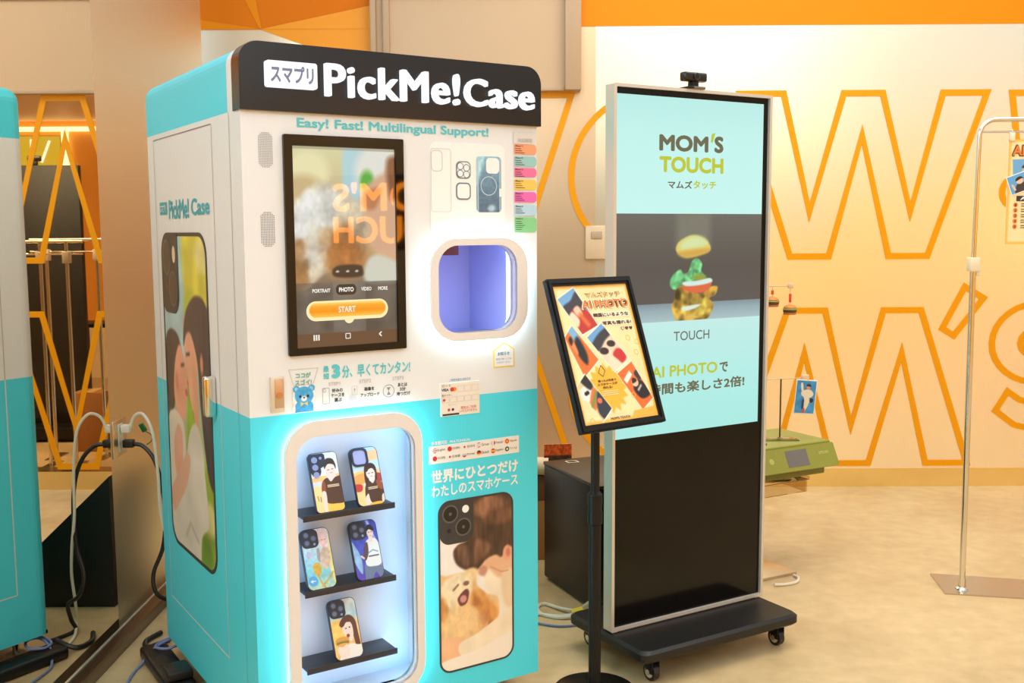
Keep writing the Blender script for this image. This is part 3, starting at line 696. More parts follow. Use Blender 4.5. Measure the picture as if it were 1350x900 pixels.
ph = MB(); ph.band(FRONT, rrect(.538, .793, .146, .659, .038), rrect(.5435, .7875, .1515, .6535, .033), PHONEBLK, .002, 0)
ph.flat(FRONT, rrect(.5415, .655, .530, .6555, (.034, .004, .034, .034)), PHONEBLK, .0024)
LENSM = mat('lens_rim_ink', (96, 94, 96), .4); LENSK = mat('lens_dark_ink', (26, 24, 26), .3)
for x, z in ((.577, .620), (.620, .576)):
    ph.flat(FRONT, circ(x, z, .0265, 32), LENSM, .003); ph.flat(FRONT, circ(x, z, .022, 32), LENSK, .0034); ph.flat(FRONT, circ(x, z, .005, 12), LENSM, .0038)
ph.flat(FRONT, circ(.628, .628, .0115), WHITETXT, .003); ph.flat(FRONT, circ(.573, .571, .007), LENSK, .003)
ph.build('phone_print_rim', K)
# side panel: seam lines, logo, phone print, handle
sm = MB(); SEAM = mat('seam_white', (226, 232, 232), .4)
def sline(s0, s1, z0, z1, m, d=.001): sm.flat(SIDE, [(-max(s0, s1), min(z0, z1)), (-min(s0, s1), min(z0, z1)), (-min(s0, s1), max(z0, z1)), (-max(s0, s1), max(z0, z1))], m, d)
SG = mat('seam_grey', (196, 184, 168), .5); SP_ = mat('seam_mauve', (150, 120, 130), .5)
for s in (.240, .848):
    sline(s - .002, s + .002, KZ0 + .164, KZC, SEAM); sline(s - .0015, s + .0015, KZC, 1.715, SG)
sline(.240, .848, .238, .242, SEAM); sline(.240, .848, 1.713, 1.716, SP_)
sline(.088, .091, KZ0, KZC, mat('seam_cyan', (130, 222, 232), .4)); sline(.088, .091, KZC, KZH, SG)
sm.build('door_seam', K)
tl = MB(); SINK = mat('cyan_ink_side', (62, 176, 190), .5)
tl.text(SIDE, 'PickMe!', -.695, -.478, 1.468, 1.526, SINK, .001, .028); tl.text(SIDE, 'Case', -.455, -.278, 1.476, 1.524, SINK, .001, .028)
tl.flat(SIDE, rrect(-.800, -.715, 1.482, 1.521, .004), SINK, .001); tl.text(SIDE, 'スマプリ', -.792, -.723, 1.489, 1.514, WHITETXT, .002, .02)
tl.build('side_logo', K)
p = Pic(.47, .98, .0045)
p.vgrad([(0, (176, 214, 216)), (.35, (170, 206, 214)), (.6, (186, 200, 150)), (1, (130, 170, 50))])
p.poly([(.5, -.02), (1.1, -.02), (1.1, .35), (.7, .4), (.55, .25)], (224, 214, 70), .06).ell(.62, .22, .14, .06, (190, 200, 60), .06).ell(.9, .06, .15, .05, (244, 236, 150), .06).ell(.6, .33, .1, .06, (214, 210, 80), .05)
p.poly([(.45, .6), (.6, .35), (.68, .6), (.5, .75)], (150, 190, 40), .05)
p.poly([(.6, .75), (1.1, .7), (1.1, 1.05), (.6, 1.05)], (150, 176, 50), .06).ell(.9, .84, .14, .05, (226, 220, 150), .05).ell(.8, .96, .12, .05, (110, 150, 40), .05); p.noise(9, .1)
p.poly([(.46, .25), (.62, .26), (.72, .3), (.72, .5), (.64, .54), (.55, .5), (.5, .42), (.46, .37)], (238, 176, 146), .02)          # woman's face
p.poly([(.44, .34), (.46, .28), (.55, .22), (.75, .18), (.95, .2), (1.06, .3), (1.06, .7), (.9, .72), (.78, .52), (.74, .38), (.62, .3), (.52, .3)], (62, 52, 64), .02); h1 = p.last.copy()
p.poly([(.62, .34), (.7, .36), (.72, .46), (.72, .58), (.63, .56)], (234, 168, 136), .02).ell(.83, .38, .03, .03, (226, 150, 120), .02)
p.poly([(.0, .36), (.12, .3), (.3, .31), (.38, .36), (.3, .44), (.22, .5), (.14, .56), (.02, .58)], (58, 52, 60), .02); h1 = np.maximum(h1, p.last); p.noise(20, .2, h1, 12)
p.poly([(.22, .4), (.34, .34), (.44, .38), (.5, .44), (.46, .52), (.38, .58), (.24, .56), (.17, .5)], (240, 168, 140), .02)            # child's face
p.ell(.25, .46, .04, .03, (226, 140, 116), .015).line([(.37, .405), (.43, .40)], .02, (70, 50, 50), .01).line([(.5, .365), (.57, .36)], .018, (60, 40, 44), .01).ell(.47, .485, .03, .012, (206, 96, 90), .01).ell(.51, .455, .02, .01, (214, 120, 110), .01)
p.poly([(.0, .62), (.12, .56), (.3, .57), (.4, .62), (.38, .8), (.2, 1.0), (-.05, .95)], (232, 222, 206), .02)
p.poly([(.14, .65), (.24, .6), (.33, .63), (.3, .74), (.2, .78), (.12, .74)], (240, 180, 156), .02)
p.poly([(.42, .68), (.52, .6), (.66, .57), (.78, .62), (.82, .72), (.86, .86), (.7, .92), (.6, 1.05), (.1, 1.05), (.2, .84), (.3, .76)], (228, 222, 210), .02); p.noise(7, .06)
p.poly([(.0, .84), (.2, .76), (.42, .68), (.5, .7), (.4, .78), (.2, .86), (.06, .9)], (236, 186, 158), .02).line([(.34, .95), (.45, .9), (.62, .94)], .014, (176, 168, 158), .02)
p.obj('family_photo_print', SIDE, -.795, -.327, .448, 1.422, .0012, PRINT, K, r=.06)
sp2 = MB(); sp2.band(SIDE, rrect(-.800, -.322, .442, 1.428, .07), rrect(-.790, -.332, .453, 1.417, .062), PHONEBLK, .0022, 0)
sp2.flat(SIDE, rrect(-.796, -.612, 1.182, 1.424, (.06, .01, .066, .05)), PHONEBLK, .003)
for s, z in ((-.735, 1.352), (-.672, 1.258)):
    sp2.flat(SIDE, circ(s, z, .047, 28, .056), LENSM, .0036); sp2.flat(SIDE, circ(s, z, .038, 28, .047), LENSK, .004)
sp2.flat(SIDE, circ(-.652, 1.362, .017, 20, .026), mat('flash_cream', (230, 214, 180), .5), .0036); sp2.flat(SIDE, circ(-.742, 1.262, .01), LENSK, .0036)
sp2.build('family_print_rim', K)
h = MB(); h.box(-.034, -.0005, .272, .302, .920, 1.035, CHROME, .009, 3); hb = h.build('door_handle', K)
k = MB()
for x, y in ((.08, .10), (.80, .10), (.08, .88), (.80, .88)):
    k = MB(); k.cyl((x, y, 0), (x, y, .014), .032, mat('foot_cream', (206, 196, 170), .5)); k.cyl((x, y, .014), (x, y, .055), .011, CHROME); k.box(x - .035, x + .035, y - .035, y + .035, .055, KZ0 + .002, mat('foot_cream'), .004)
    k.build('levelling_foot', K)
MB().box(.01, KW - .01, .02, KD - .01, KZ0 - .002, KZ0 + .01, BLACKM).build('floor_pan', K)
#SECTION cases
# ------------------------------------------------------------------ phone cases on the shelves
CASEB = mat('case_rubber', (48, 50, 62), .4)
def phone_case(u, z, style, label, painter):
    R = Matrix.Rotation(.5748, 4, 'Z')
    o = thing('phone_case', Vector((-.6795, 2.6087, 0)) + R @ Vector((u, .040, z)), 0, label, 'phone case', 'phone cases in the display window')
    o.rotation_euler = Euler((-math.atan2(.066, .162), 0, .5748), 'XYZ')
    w, h, r = .084, .166, .013 if style == 'triple_bar' else .017
    b = MB(); O = rrect(0, w, 0, h, r)
    b.flat(FRONT, O, CASEB, .006); b.wall(FRONT, O, CASEB, .006, -.005); b.flat(FRONT, O[::-1], CASEB, -.005)
    b.build('shell', o)
    p = Pic(w, h, .0012); painter(p)
    p.obj('printed_back', FRONT, .002, w - .002, .002, h - .002, .0066, PRINT, o, r=r - .002)
    c = MB()
    if style == 'triple_bar':
        P = rrect(.002, .046, .100, h - .003, (.014, .004, .010, .010)); P = [(.002, h - .003), (.002, .112), (.008, .102), (.026, .102), (.031, .112), (.031, .122), (.044, .128), (.047, .134), (.047, h - .008), (.042, h - .003)]
        c.flat(FRONT, P, CASEB, .009, .003)
        for k in range(3): c.cyl((.0155, -.0092, h - .020 - k * .0205), (.0155, -.0104, h - .020 - k * .0205), .0085, mat('case_lens', (150, 160, 200), .25), n=18)
        c.cyl((.034, -.0092, h - .016), (.034, -.0098, h - .016), .004, mat('case_lens'), n=12)
    elif style == 'open':
        P = rrect(.002, .052, h - .054, h - .002, .014); c.band(FRONT, P, rrect(.008, .046, h - .048, h - .008, .010), CASEB, .010, .006)
        c.flat(FRONT, rrect(.008, .046, h - .048, h - .008, .010), mat('opening_violet', (176, 180, 226), .4), .0075)
    else:
        P = rrect(.002, .050, h - .052, h - .002, .014); c.flat(FRONT, P, CASEB, .009, .003)
        for x, y in ((.016, h - .016), (.016, h - .038), (.036, h - .027)):
            c.cyl((x, -.0092, y), (x, -.0106, y), .0088, mat('lens_rim_case', (70, 72, 86), .3), n=18); c.cyl((x, -.0106, y), (x, -.0108, y), .0062, mat('case_lens_dark', (110, 118, 150), .2), n=16)
        c.cyl((.037, -.0092, h - .043), (.037, -.0098, h - .043), .0035, mat('case_lens'), n=12)
    c.build('camera_bumper', o)
    return o
SK = (246, 226, 214)
def man(p, hy=.16, wide=1.):
    p.fill((250, 244, 236)).poly([(-.05, .0), (1.1, .0), (1.1, .3), (-.05, .34)], (240, 246, 246), .03)
    p.poly([(-.05, .42), (1.1, .38), (1.1, .48), (-.05, .52)], (250, 206, 130), .02).poly([(-.05, .5), (.4, .5), (.3, .66), (-.05, .68)], (226, 226, 232), .02).poly([(-.05, .62), (.3, .6), (.3, 1.1), (-.05, 1.1)], (252, 220, 150), .02)
def case_a(p):
    man(p); p.poly([(.3, 1.05), (.36, .86), (.6, .84), (1.05, .84), (1.05, 1.05)], (250, 206, 84), .015)
    p.poly([(.54, .34), (.54, .45), (.66, .52), (.84, .46), (.86, .3)], SK, .015); p.ell(.7, .3, .17, .11, SK, .012)
    p.poly([(.5, .28), (.5, .17), (.64, .1), (.84, .12), (.92, .22), (.9, .3), (.84, .22), (.66, .2), (.56, .24)], (62, 44, 36), .012)
    p.poly([(.28, .66), (.34, .5), (.54, .43), (.66, .5), (.86, .43), (1.1, .46), (1.1, .84), (.7, .88), (.4, .84), (.42, .68)], (88, 54, 34), .012).poly([(.28, .66), (.34, .5), (.44, .5), (.42, .68)], (150, 78, 40), .015)
    p.poly([(.28, .68), (.42, .68), (.4, .9), (.38, 1.05), (.28, 1.05)], SK, .012)
    p.line([(.60, .30), (.66, .30)], .02, (70, 50, 44), .008).line([(.75, .29), (.81, .29)], .02, (70, 50, 44), .008).line([(.69, .355), (.76, .352)], .016, (190, 110, 100), .008)
    for y in (.56, .585): p.line([(.52, y), (.92, y)], .03, (240, 226, 180), .008)
    p.line([(.1, .72), (.12, .8)], .02, (80, 50, 40)).line([(.2, .74), (.2, .82)], .02, (80, 50, 40))
def case_b(p):
    man(p); p.poly([(-.05, -.05), (1.1, -.05), (1.1, .4), (-.05, .4)], (196, 226, 240), .02, sm=False).poly([(.5, .1), (1.1, .05), (1.1, .2), (.5, .24)], (252, 206, 150), .02).poly([(-.05, .5), (.4, .44), (.4, .6), (-.05, .62)], (250, 170, 90), .02).poly([(.8, .46), (1.1, .5), (1.1, .6), (.8, .6)], (180, 60, 60), .02)
    p.poly([(.0, .62), (.25, .64), (.2, .74), (.0, .74)], (206, 60, 50), .02)
    p.poly([(.4, .66), (.4, .4), (.5, .3), (.72, .28), (.86, .36), (.84, .6), (.7, .66)], (74, 46, 36), .012)
    p.ell(.63, .46, .17, .1, SK, .012).poly([(.54, .52), (.56, .6), (.66, .63), (.76, .56), (.74, .5)], SK, .01)
    p.poly([(.44, .42), (.5, .33), (.68, .28), (.86, .36), (.84, .46), (.76, .38), (.6, .38), (.52, .42)], (70, 42, 32), .01)
    p.poly([(.3, .86), (.36, .66), (.54, .59), (.66, .64), (.78, .58), (1.0, .64), (1.05, .86), (.9, .96), (.5, .96), (.42, .8)], (84, 52, 34), .012)
    p.poly([(.8, .58), (1.0, .64), (.98, .76), (.82, .7)], (160, 84, 44), .02)
    p.poly([(.3, .86), (.42, .84), (.42, 1.05), (.28, 1.05)], SK, .01).poly([(.92, .86), (1.05, .84), (1.05, 1.05), (.9, 1.0)], SK, .01).poly([(.44, .97), (.9, .96), (.9, 1.05), (.44, 1.05)], (250, 196, 70), .01)
    p.line([(.54, .455), (.60, .455)], .02, (60, 44, 40), .008).line([(.67, .45), (.73, .45)], .02, (60, 44, 40), .008).line([(.61, .51), (.68, .51)], .016, (190, 100, 96), .008)
    for y in (.7, .725): p.line([(.46, y), (.8, y - .005)], .028, (240, 226, 180), .008)
def case_c(p):
    p.vgrad([(0, (238, 226, 232)), (.4, (186, 226, 236)), (.75, (126, 206, 222)), (1, (190, 220, 190))])
    p.poly([(.85, .3), (1.1, .2), (1.1, 1.1), (.9, .8)], (236, 226, 150), .05).ell(.2, .42, .1, .05, (206, 190, 226), .05)
    p.poly([(.58, .05), (.8, .02), (.95, .1), (.95, .3), (.75, .36), (.62, .28)], (240, 220, 224), .03).ell(.78, .22, .12, .09, (246, 206, 200), .02)
    p.line([(.72, .2), (.76, .2)], .015, (120, 80, 90)).line([(.82, .2), (.86, .2)], .015, (120, 80, 90))
    p.poly([(.6, .4), (.8, .32), (.95, .4), (.9, .6), (.7, .7), (.56, .56)], (214, 190, 170), .03).poly([(.5, .34), (.6, .36), (.56, .56), (.48, .5)], (170, 160, 160), .02)
    p.poly([(.26, .62), (.4, .56), (.54, .6), (.56, .7), (.46, .78), (.32, .76)], (222, 176, 66), .02).line([(.4, .76), (.5, .92), (.6, 1.0)], .05, (196, 150, 70), .02).line([(.5, .96), (.8, .84), (.95, .76)], .06, (206, 176, 90), .02)
    p.noise(12, .08); p.ell(.2, .86, .17, .085, (88, 170, 226), .02); p.line([(.12, .86), (.28, .86)], .03, (230, 244, 250), .01); p.line([(.18, .84), (.12, .86), (.18, .88)], .03, (230, 244, 250), .01)
def case_d(p):
    p.vgrad([(0, (66, 70, 190)), (.5, (74, 90, 206)), (1, (96, 70, 190))])
    p.poly([(-.05, .3), (.25, .6), (.2, .9), (-.05, .6)], (150, 200, 246), .03).poly([(.6, -.05), (.7, -.05), (.95, .4), (.9, .4)], (170, 190, 250), .03).poly([(.9, .6), (1.1, .6), (1.1, .95), (.85, .95)], (170, 180, 236), .04).noise(9, .1)
    p.poly([(.3, .95), (.4, .72), (.9, .72), (1.0, .95), (.9, 1.05), (.72, .9), (.5, 1.05), (.3, 1.05)], (110, 130, 160), .015)
    p.poly([(.4, .74), (.5, .4), (.68, .32), (.92, .34), (1.02, .5), (.98, .76), (.7, .8)], (240, 246, 248), .015)
    p.poly([(.42, .68), (.34, .62), (.46, .42), (.58, .38), (.56, .56)], (96, 74, 80), .015).line([(.36, .64), (.28, .6)], .06, SK, .01)
    p.ell(.74, .22, .12, .09, SK, .012).poly([(.66, .28), (.8, .28), (.8, .37), (.68, .37)], SK, .01).poly([(.6, .2), (.64, .1), (.8, .08), (.9, .16), (.86, .2), (.72, .16)], (40, 34, 36), .01)
    p.line([(.56, .56), (.74, .52), (.92, .56)], .03, (70, 160, 170), .01).line([(.56, .62), (.92, .62)], .04, (60, 70, 80), .012); p.line([(.72, .275), (.78, .275)], .014, (190, 80, 80), .006).line([(.67, .21), (.72, .21)], .02, (50, 40, 40), .006).line([(.77, .21), (.82, .21)], .02, (50, 40, 40), .006)
def case_e(p):
    p.vgrad([(0, (236, 238, 238)), (.3, (186, 226, 230)), (.4, (250, 214, 150)), (1, (250, 190, 110))])
    p.poly([(-.05, .4), (.4, .36), (.4, .75), (-.05, .8)], (252, 206, 110), .04).noise(8, .08)
    p.poly([(.3, .44), (.44, .32), (.7, .28), (.9, .38), (.94, .6), (.96, .82), (.8, .8), (.74, .62), (.6, .5)], (104, 60, 40), .015)
    p.poly([(.38, .5), (.48, .4), (.64, .38), (.76, .46), (.76, .62), (.66, .72), (.52, .68), (.44, .6)], SK, .012).poly([(.34, .46), (.44, .34), (.62, .33), (.7, .4), (.56, .4), (.44, .46)], (98, 56, 38), .012)
    p.ell(.52, .5, .03, .012, (50, 34, 34), .01).ell(.66, .49, .03, .012, (50, 34, 34), .01).ell(.56, .625, .06, .03, (150, 60, 56), .012)
    p.poly([(.16, 1.05), (.3, .84), (.6, .76), (.84, .8), (1.05, .84), (1.05, 1.05)], (240, 238, 230), .015)
    p.ell(.32, .68, .26, .055, (226, 160, 70), .012).ell(.32, .715, .25, .02, (120, 150, 60), .01).ell(.32, .735, .24, .02, (150, 84, 40), .01).ell(.32, .76, .22, .03, (232, 176, 90), .012)
    p.poly([(.1, .86), (.16, .78), (.3, .8), (.46, .76), (.56, .84), (.46, .98), (.24, .98)], SK, .012)
phone_case(.188, .6685, 'triple_bar', 'phone case with three lenses in a column, man in brown shirt and yellow trousers', case_a)
phone_case(.310, .6685, 'open', 'phone case with square open camera cutout, long-haired person in brown shirt', case_b)
phone_case(.158, .4585, 'quad', 'phone case with pale cyan anime style print and round blue arrow badge', case_c)
phone_case(.302, .4585, 'quad', 'phone case with purple-blue print of a man in a white shirt', case_d)
phone_case(.233, .2435, 'quad', 'phone case showing a woman biting a burger, alone on the lowest shelf', case_e)
#SECTION totem
# ------------------------------------------------------------------ screen totem
TW, TZ0, TZ1, TT, TX, TY = .6692, .120, 1.8806, .5416, .3045, 3.2779
T = thing('screen_totem', (TX, TY, 0), TT, 'tall black digital signage totem in silver frame on wheeled black base, lit cyan screen', 'digital signage')
fo, fi = rrect(0, TW, TZ0, TZ1, .004, 3), rrect(.011, TW - .011, TZ0 + .012, TZ1 - .010, .002, 3)
f = MB(); f.band(FRONT, fo, fi, SILVER, 0, -.045); f.build('frame', T)
MB().box(.006, TW - .006, .038, .0448, TZ0 + .006, TZ1 - .006, BLACKM).build('back_cover', T)
sc = MB(); sc.flat(FRONT, fi, mat('totem_glass_black', (12, 10, 8), .12, spec=.3), -.011)
glassp = sc.build('front_glass', T)
A0, A1 = .0125, .6375
CY = (196, 248, 240)
def scr(name, z0, z1, fn, step=.006):
    q = Pic(A1 - A0, z1 - z0, step); fn(q); return q.obj(name, FRONT, A0, A1, z0, z1, -.0102, SCREEN, glassp)
scr('logo_slide', 1.480, 1.851, lambda q: q.vgrad([(0, (186, 240, 234)), (.4, (196, 248, 242)), (1, (200, 250, 244))]), .02)
scr('message_slide', .757, 1.129, lambda q: q.vgrad([(0, (196, 240, 236)), (.5, (178, 240, 234)), (1, (170, 238, 230))]), .02)
def burger(p):
    p.vgrad([(0, (104, 104, 98)), (.5, (84, 82, 80)), (.83, (88, 86, 84)), (.835, (130, 150, 158)), (.9, (150, 176, 184)), (1, (170, 196, 200))])
    p.poly([(.40, -.02), (.63, -.02), (.63, .3), (.40, .3)], (122, 122, 110), .05, sm=False)
    cx = .52
    def E(x, y): return (x, y)
    p.poly([(.40, .35), (.41, .27), (.47, .215), (.53, .20), (.60, .24), (.635, .32), (.60, .37), (.47, .41)], (226, 206, 110), .01); m = p.last.copy()
    p.poly([(.43, .28), (.49, .22), (.57, .22), (.61, .28), (.53, .32), (.44, .33)], (214, 232, 170), .03).poly([(.41, .36), (.55, .33), (.63, .33), (.6, .37), (.47, .41)], (214, 170, 76), .02)
    p.poly([(.36, .66), (.365, .60), (.40, .54), (.43, .52), (.45, .56), (.48, .55), (.49, .52), (.51, .44), (.545, .42), (.575, .47), (.57, .54), (.60, .60), (.53, .62), (.46, .66), (.42, .70), (.38, .70)], (112, 200, 130), .008); lm = p.last.copy()
    p.curls(lm, 110, .009, (.7, .85, 1.12, 1.2), .7, 1.4); p.ell(.56, .60, .045, .03, (150, 160, 60), .01)
    p.poly([(.395, .72), (.43, .68), (.50, .72), (.57, .76), (.62, .70), (.685, .69), (.675, .76), (.63, .80), (.66, .86), (.645, .93), (.60, 1.0), (.42, 1.0), (.385, .94), (.37, .86), (.39, .80)], (202, 160, 66), .008); cm = p.last.copy()
    p.poly([(.44, .67), (.50, .67), (.60, .65), (.645, .64), (.62, .72), (.55, .745), (.47, .72)], (226, 106, 66), .01)
    p.poly([(.45, .64), (.55, .63), (.63, .61), (.645, .645), (.57, .67), (.47, .675)], (214, 240, 232), .008)
    p.curls(cm, 170, .012, (.62, .8, 1.12, 1.3), .7, 1.5); p.poly([(.44, .67), (.50, .67), (.60, .65), (.645, .64), (.62, .72), (.55, .745), (.47, .72)], (226, 106, 66), .01).poly([(.45, .64), (.55, .63), (.63, .61), (.645, .645), (.57, .67), (.47, .675)], (214, 240, 232), .008)
    p.poly([(.44, .88), (.50, .86), (.57, .855), (.53, .89), (.46, .91)], (226, 240, 226), .008).ell(.51, .97, .05, .02, (230, 190, 90), .01)
scr('burger_slide', 1.129, 1.480, burger, .0024)
tx = MB()
G1, G2, GY = mat('screen_olive', (110, 108, 76), .4, emit=.75), mat('screen_lime', (198, 210, 40), .4, emit=.85), mat('screen_grey', (118, 122, 106), .4, emit=.7)
FT = Frame((-.006, .0095, 0), (1, 0, 0), (0, 0, 1), (0, -1, 0))
tx.text(FT, 'MOM', .192, .398, 1.680, 1.733, G1, .0004, .04); tx.text(FT, 'S', .424, .464, 1.680, 1.735, G1, .0004, .04)
tx.flat(FT, [(.408, 1.716), (.416, 1.712), (.428, 1.746), (.412, 1.742)], G2, .0004)
tx.text(FT, 'TOUCH', .193, .465, 1.612, 1.664, G2, .0004, .04)
tx.build('logo_text', glassp); tx = MB()
tx.text(FT, 'マムズ', .229, .331, 1.561, 1.587, G1, .0004, .03); tx.text(FT, 'タッチ', .335, .435, 1.561, 1.588, G2, .0004, .03)
tx.build('logo_subtitle', glassp); tx = MB()
tx.text(FT, 'TOUCH', .260, .414, 1.063, 1.094, GY, .0004, .008)
tx.build('caption_text', glassp); tx = MB()
tx.text(FT, 'AI PHOTO', .168, .452, .945, .983, G2, .0004, .025); tx.text(FT, 'で', .462, .500, .944, .979, G1, .0004, .03)
tx.text(FT, '待ち時間も楽しさ2倍!', .045, .577, .888, .926, G1, .0004, .03)
tx.build('message_text', glassp)
bp = MB()   # base plate with chamfered edges
pts = [(-.012, -.186), (.667, -.186), (.667, .24), (-.012, .24)]
def rr2(z, e): return [(x, y, z) for x, y in rrect(-.012 + e, .667 - e, -.186 + e, .24 - e, .03, 5)]
L = [rr2(.078, .008), rr2(.086, 0), rr2(.108, 0), rr2(.117, .010)]; n = len(L[0])
bp.add([v for q in L for v in q], [[i * n + k, i * n + (k + 1) % n, (i + 1) * n + (k + 1) % n, (i + 1) * n + k] for i in range(3) for k in range(n)], mat('base_black', (30, 28, 27), .42, spec=.4), True)
bp.add(L[3], [list(range(n))], mat('base_black')); bp.add(L[0], [list(range(n))[::-1]], mat('base_black'))
bp.box(.02, .635, .0, .044, .112, .125, mat('base_black'), .003)
bp.build('base_plate', T)
for x, y in ((.06, -.14), (.605, -.14), (.06, .195), (.605, .195)):
    c = MB(); c.box(x - .024, x + .024, y - .024, y + .024, .072, .079, BLACKM, .002)
    for s in (-1, 1): c.box(x + s * .014 - .002, x + s * .014 + .002, y - .016, y + .018, .026, .073, BLACKM, .001)
    cs = c.build('caster', T)
    wv = MB(); wv.cyl((x - .011, y + .006, .0285), (x + .011, y + .006, .0285), .0285, mat('wheel_black', (30, 28, 26), .35), n=24)
    for s in (-1, 1): wv.cyl((x + s * .011, y + .006, .0285), (x + s * .0165, y + .006, .0285), .009, CHROME, n=14)
    for s in (-1, 1): wv.cyl((x + s * .0112, y + .006, .0285), (x + s * .0122, y + .006, .0285), .019, mat('wheel_cream', (206, 190, 160), .4), n=20)
    wv.build('wheel', cs)
# webcam on top of the totem
R = Matrix.Rotation(TT, 4, 'Z')
wl = Vector((TX, TY, 0)) + R @ Vector((.333, .020, TZ1))
Wc = thing('webcam', wl, TT, 'small black webcam clipped on the top edge of the screen totem', 'webcam')
m = MB(); m.box(-.048, .048, -.016, .014, .026, .056, BLACK, .007, 3); m.build('camera_body', Wc)
m = MB(); m.cyl((0, -.016, .041), (0, -.021, .041), .0115, mat('lens_ring', (60, 56, 50), .3), n=24); m.cyl((0, -.0205, .041), (0, -.0215, .041), .008, BLACK, n=20); m.build('lens', Wc)
m = MB(); m.box(-.014, .014, -.012, .012, .008, .027, BLACKM, .003); m.box(-.03, .03, -.028, .03, 0, .009, mat('webcam_grey', (110, 104, 96), .35), .003); m.box(-.042, -.02, -.03, .02, .001, .008, BLACKM, .002); m.build('clip', Wc)

#SECTION stand
# ------------------------------------------------------------------ poster stand
PS = thing('poster_stand', (.236, 3.10, 0), .642, 'black pole sign stand with round base holding a tilted orange poster', 'sign stand')
m = MB(); m.lathe([(.0, 0), (.130, 0), (.132, .006), (.126, .013), (.10, .018), (.03, .022), (.0, .022)], BLACK, n=48); m.build('base', PS)
m = MB(); m.cyl((0, 0, .018), (0, 0, .58), .019, BLACKM, n=24); m.build('lower_pole', PS)
m = MB(); m.cyl((0, 0, .56), (0, 0, 1.09), .0135, BLACKM, n=20); m.build('upper_pole', PS)
m = MB(); m.lathe([(.0195, .535), (.023, .54), (.023, .575), (.0215, .582), (.0215, .590), (.023, .597), (.023, .63), (.014, .64)], BLACKM, n=24); m.build('collar', PS)
BW, BH, th, ti = .330, .460, .642, .365
bc = Vector((.262, 3.05, 1.071)); Rz = Matrix.Rotation(-th, 3, 'Z'); lc_ = Rz @ (bc - Vector((.236, 3.10, 0)))
nn = Vector((0, -math.cos(ti), math.sin(ti))); uu = Vector((0, math.sin(ti), math.cos(ti)))
nn = Vector((0, -1, 0)) * math.cos(ti) + Vector((0, 0, 1)) * math.sin(ti)
BF = Frame(lc_ - Vector((1, 0, 0)) * BW / 2 - uu * BH / 2, (1, 0, 0), uu, nn)
m = MB(); m.band(BF, rrect(0, BW, 0, BH, .004, 3), rrect(.020, BW - .020, .022, BH - .022, .002, 3), BLACKM, .006, -.010)
o_, i_ = rrect(0, BW, 0, BH, .004, 3), rrect(.004, BW - .004, .004, BH - .004, .004, 3)
m.band(BF, rrect(.005, BW - .005, .005, BH - .005, .004, 3), rrect(.014, BW - .014, .015, BH - .015, .002, 3), BLACKM, .010, .005)
m.flat(BF, o_, BLACKM, -.010)
fr_ = m.build('poster_frame', PS)
m = MB(); q0 = BF(BW / 2 - lc_.x, BH * .46, -.011); m.cyl((0, 0, 1.075), (q0.x, q0.y, q0.z), .012, BLACKM, n=14); m.flat(BF, rrect(BW / 2 - lc_.x - .035, BW / 2 - lc_.x + .035, BH * .46 - .04, BH * .46 + .04, .006, 3), BLACKM, -.0101, .012); m.build('tilt_bracket', PS)
p = Pic(BW - .036, BH - .040, .0021); p.fill((255, 232, 176))
fxm = lambda x: (x * BW - .018) / (BW - .036); fym = lambda y: (y * BH - .020) / (BH - .040)
D = np.minimum(np.minimum(p.X, 1 - p.X), np.minimum(p.Y, 1 - p.Y) * p.k)
p.mix(np.clip((.05 - D) / .04, 0, 1), (250, 182, 62)); p.noise(10, .03)
def TF(pts): return [(fxm(x), fym(y)) for x, y in pts]
cx, cy = fxm(.425), fym(.735)
star = [(cx + (.2 if k % 2 else .26) * math.cos(k * PI / 16), cy + (.2 if k % 2 else .26) * math.sin(k * PI / 16) / p.k) for k in range(32)]
p.poly(star, (250, 190, 60), .012, sm=False)
def photo(pts, bg, fn):
    P = TF(pts); big = np.array(P); c = big.mean(0); bd = c + (big - c) * 1.06
    p.poly([tuple(q) for q in bd], (252, 246, 232), .006, sm=False); p.poly(P, bg, .005, sm=False); M = p.last.copy()
    a, b_, d_ = np.array(P[0]), np.array(P[1]), np.array(P[3])
    fn(lambda s, t: tuple(a + (b_ - a) * s + (d_ - a) * t), M)
def ph1(f, M):
    p.poly([f(.0, .22), f(.5, .2), f(1., .1), f(1, .4), f(.5, .5), f(0, .45)], (70, 66, 72), .02, clip=M).poly([f(.1, .5), f(.5, .4), f(.9, .6), f(1., 1.1), f(0, 1.1)], (196, 60, 50), .02, clip=M).poly([f(.35, .42), f(.65, .4), f(.62, .62), f(.38, .62)], (246, 206, 180), .02, clip=M).poly([f(.0, .5), f(.25, .45), f(.3, .7), f(0, .8)], (246, 226, 200), .02, clip=M).line([f(.5, .62), f(.55, .9)], .05, (226, 120, 60), .02)
def ph2(f, M):
    p.poly([f(.5, -.1), f(1.1, -.1), f(1.1, .4), f(.7, .35)], (130, 186, 226), .02, clip=M).poly([f(.55, .3), f(1.05, .3), f(1.1, .75), f(.7, .9), f(.4, .6)], (44, 44, 46), .03, clip=M).poly([f(.2, .2), f(.5, .22), f(.5, .5), f(.3, .5)], (250, 150, 90), .02, clip=M).poly([f(.2, .12), f(.5, .12), f(.5, .24), f(.2, .26)], (60, 40, 34), .02, clip=M)
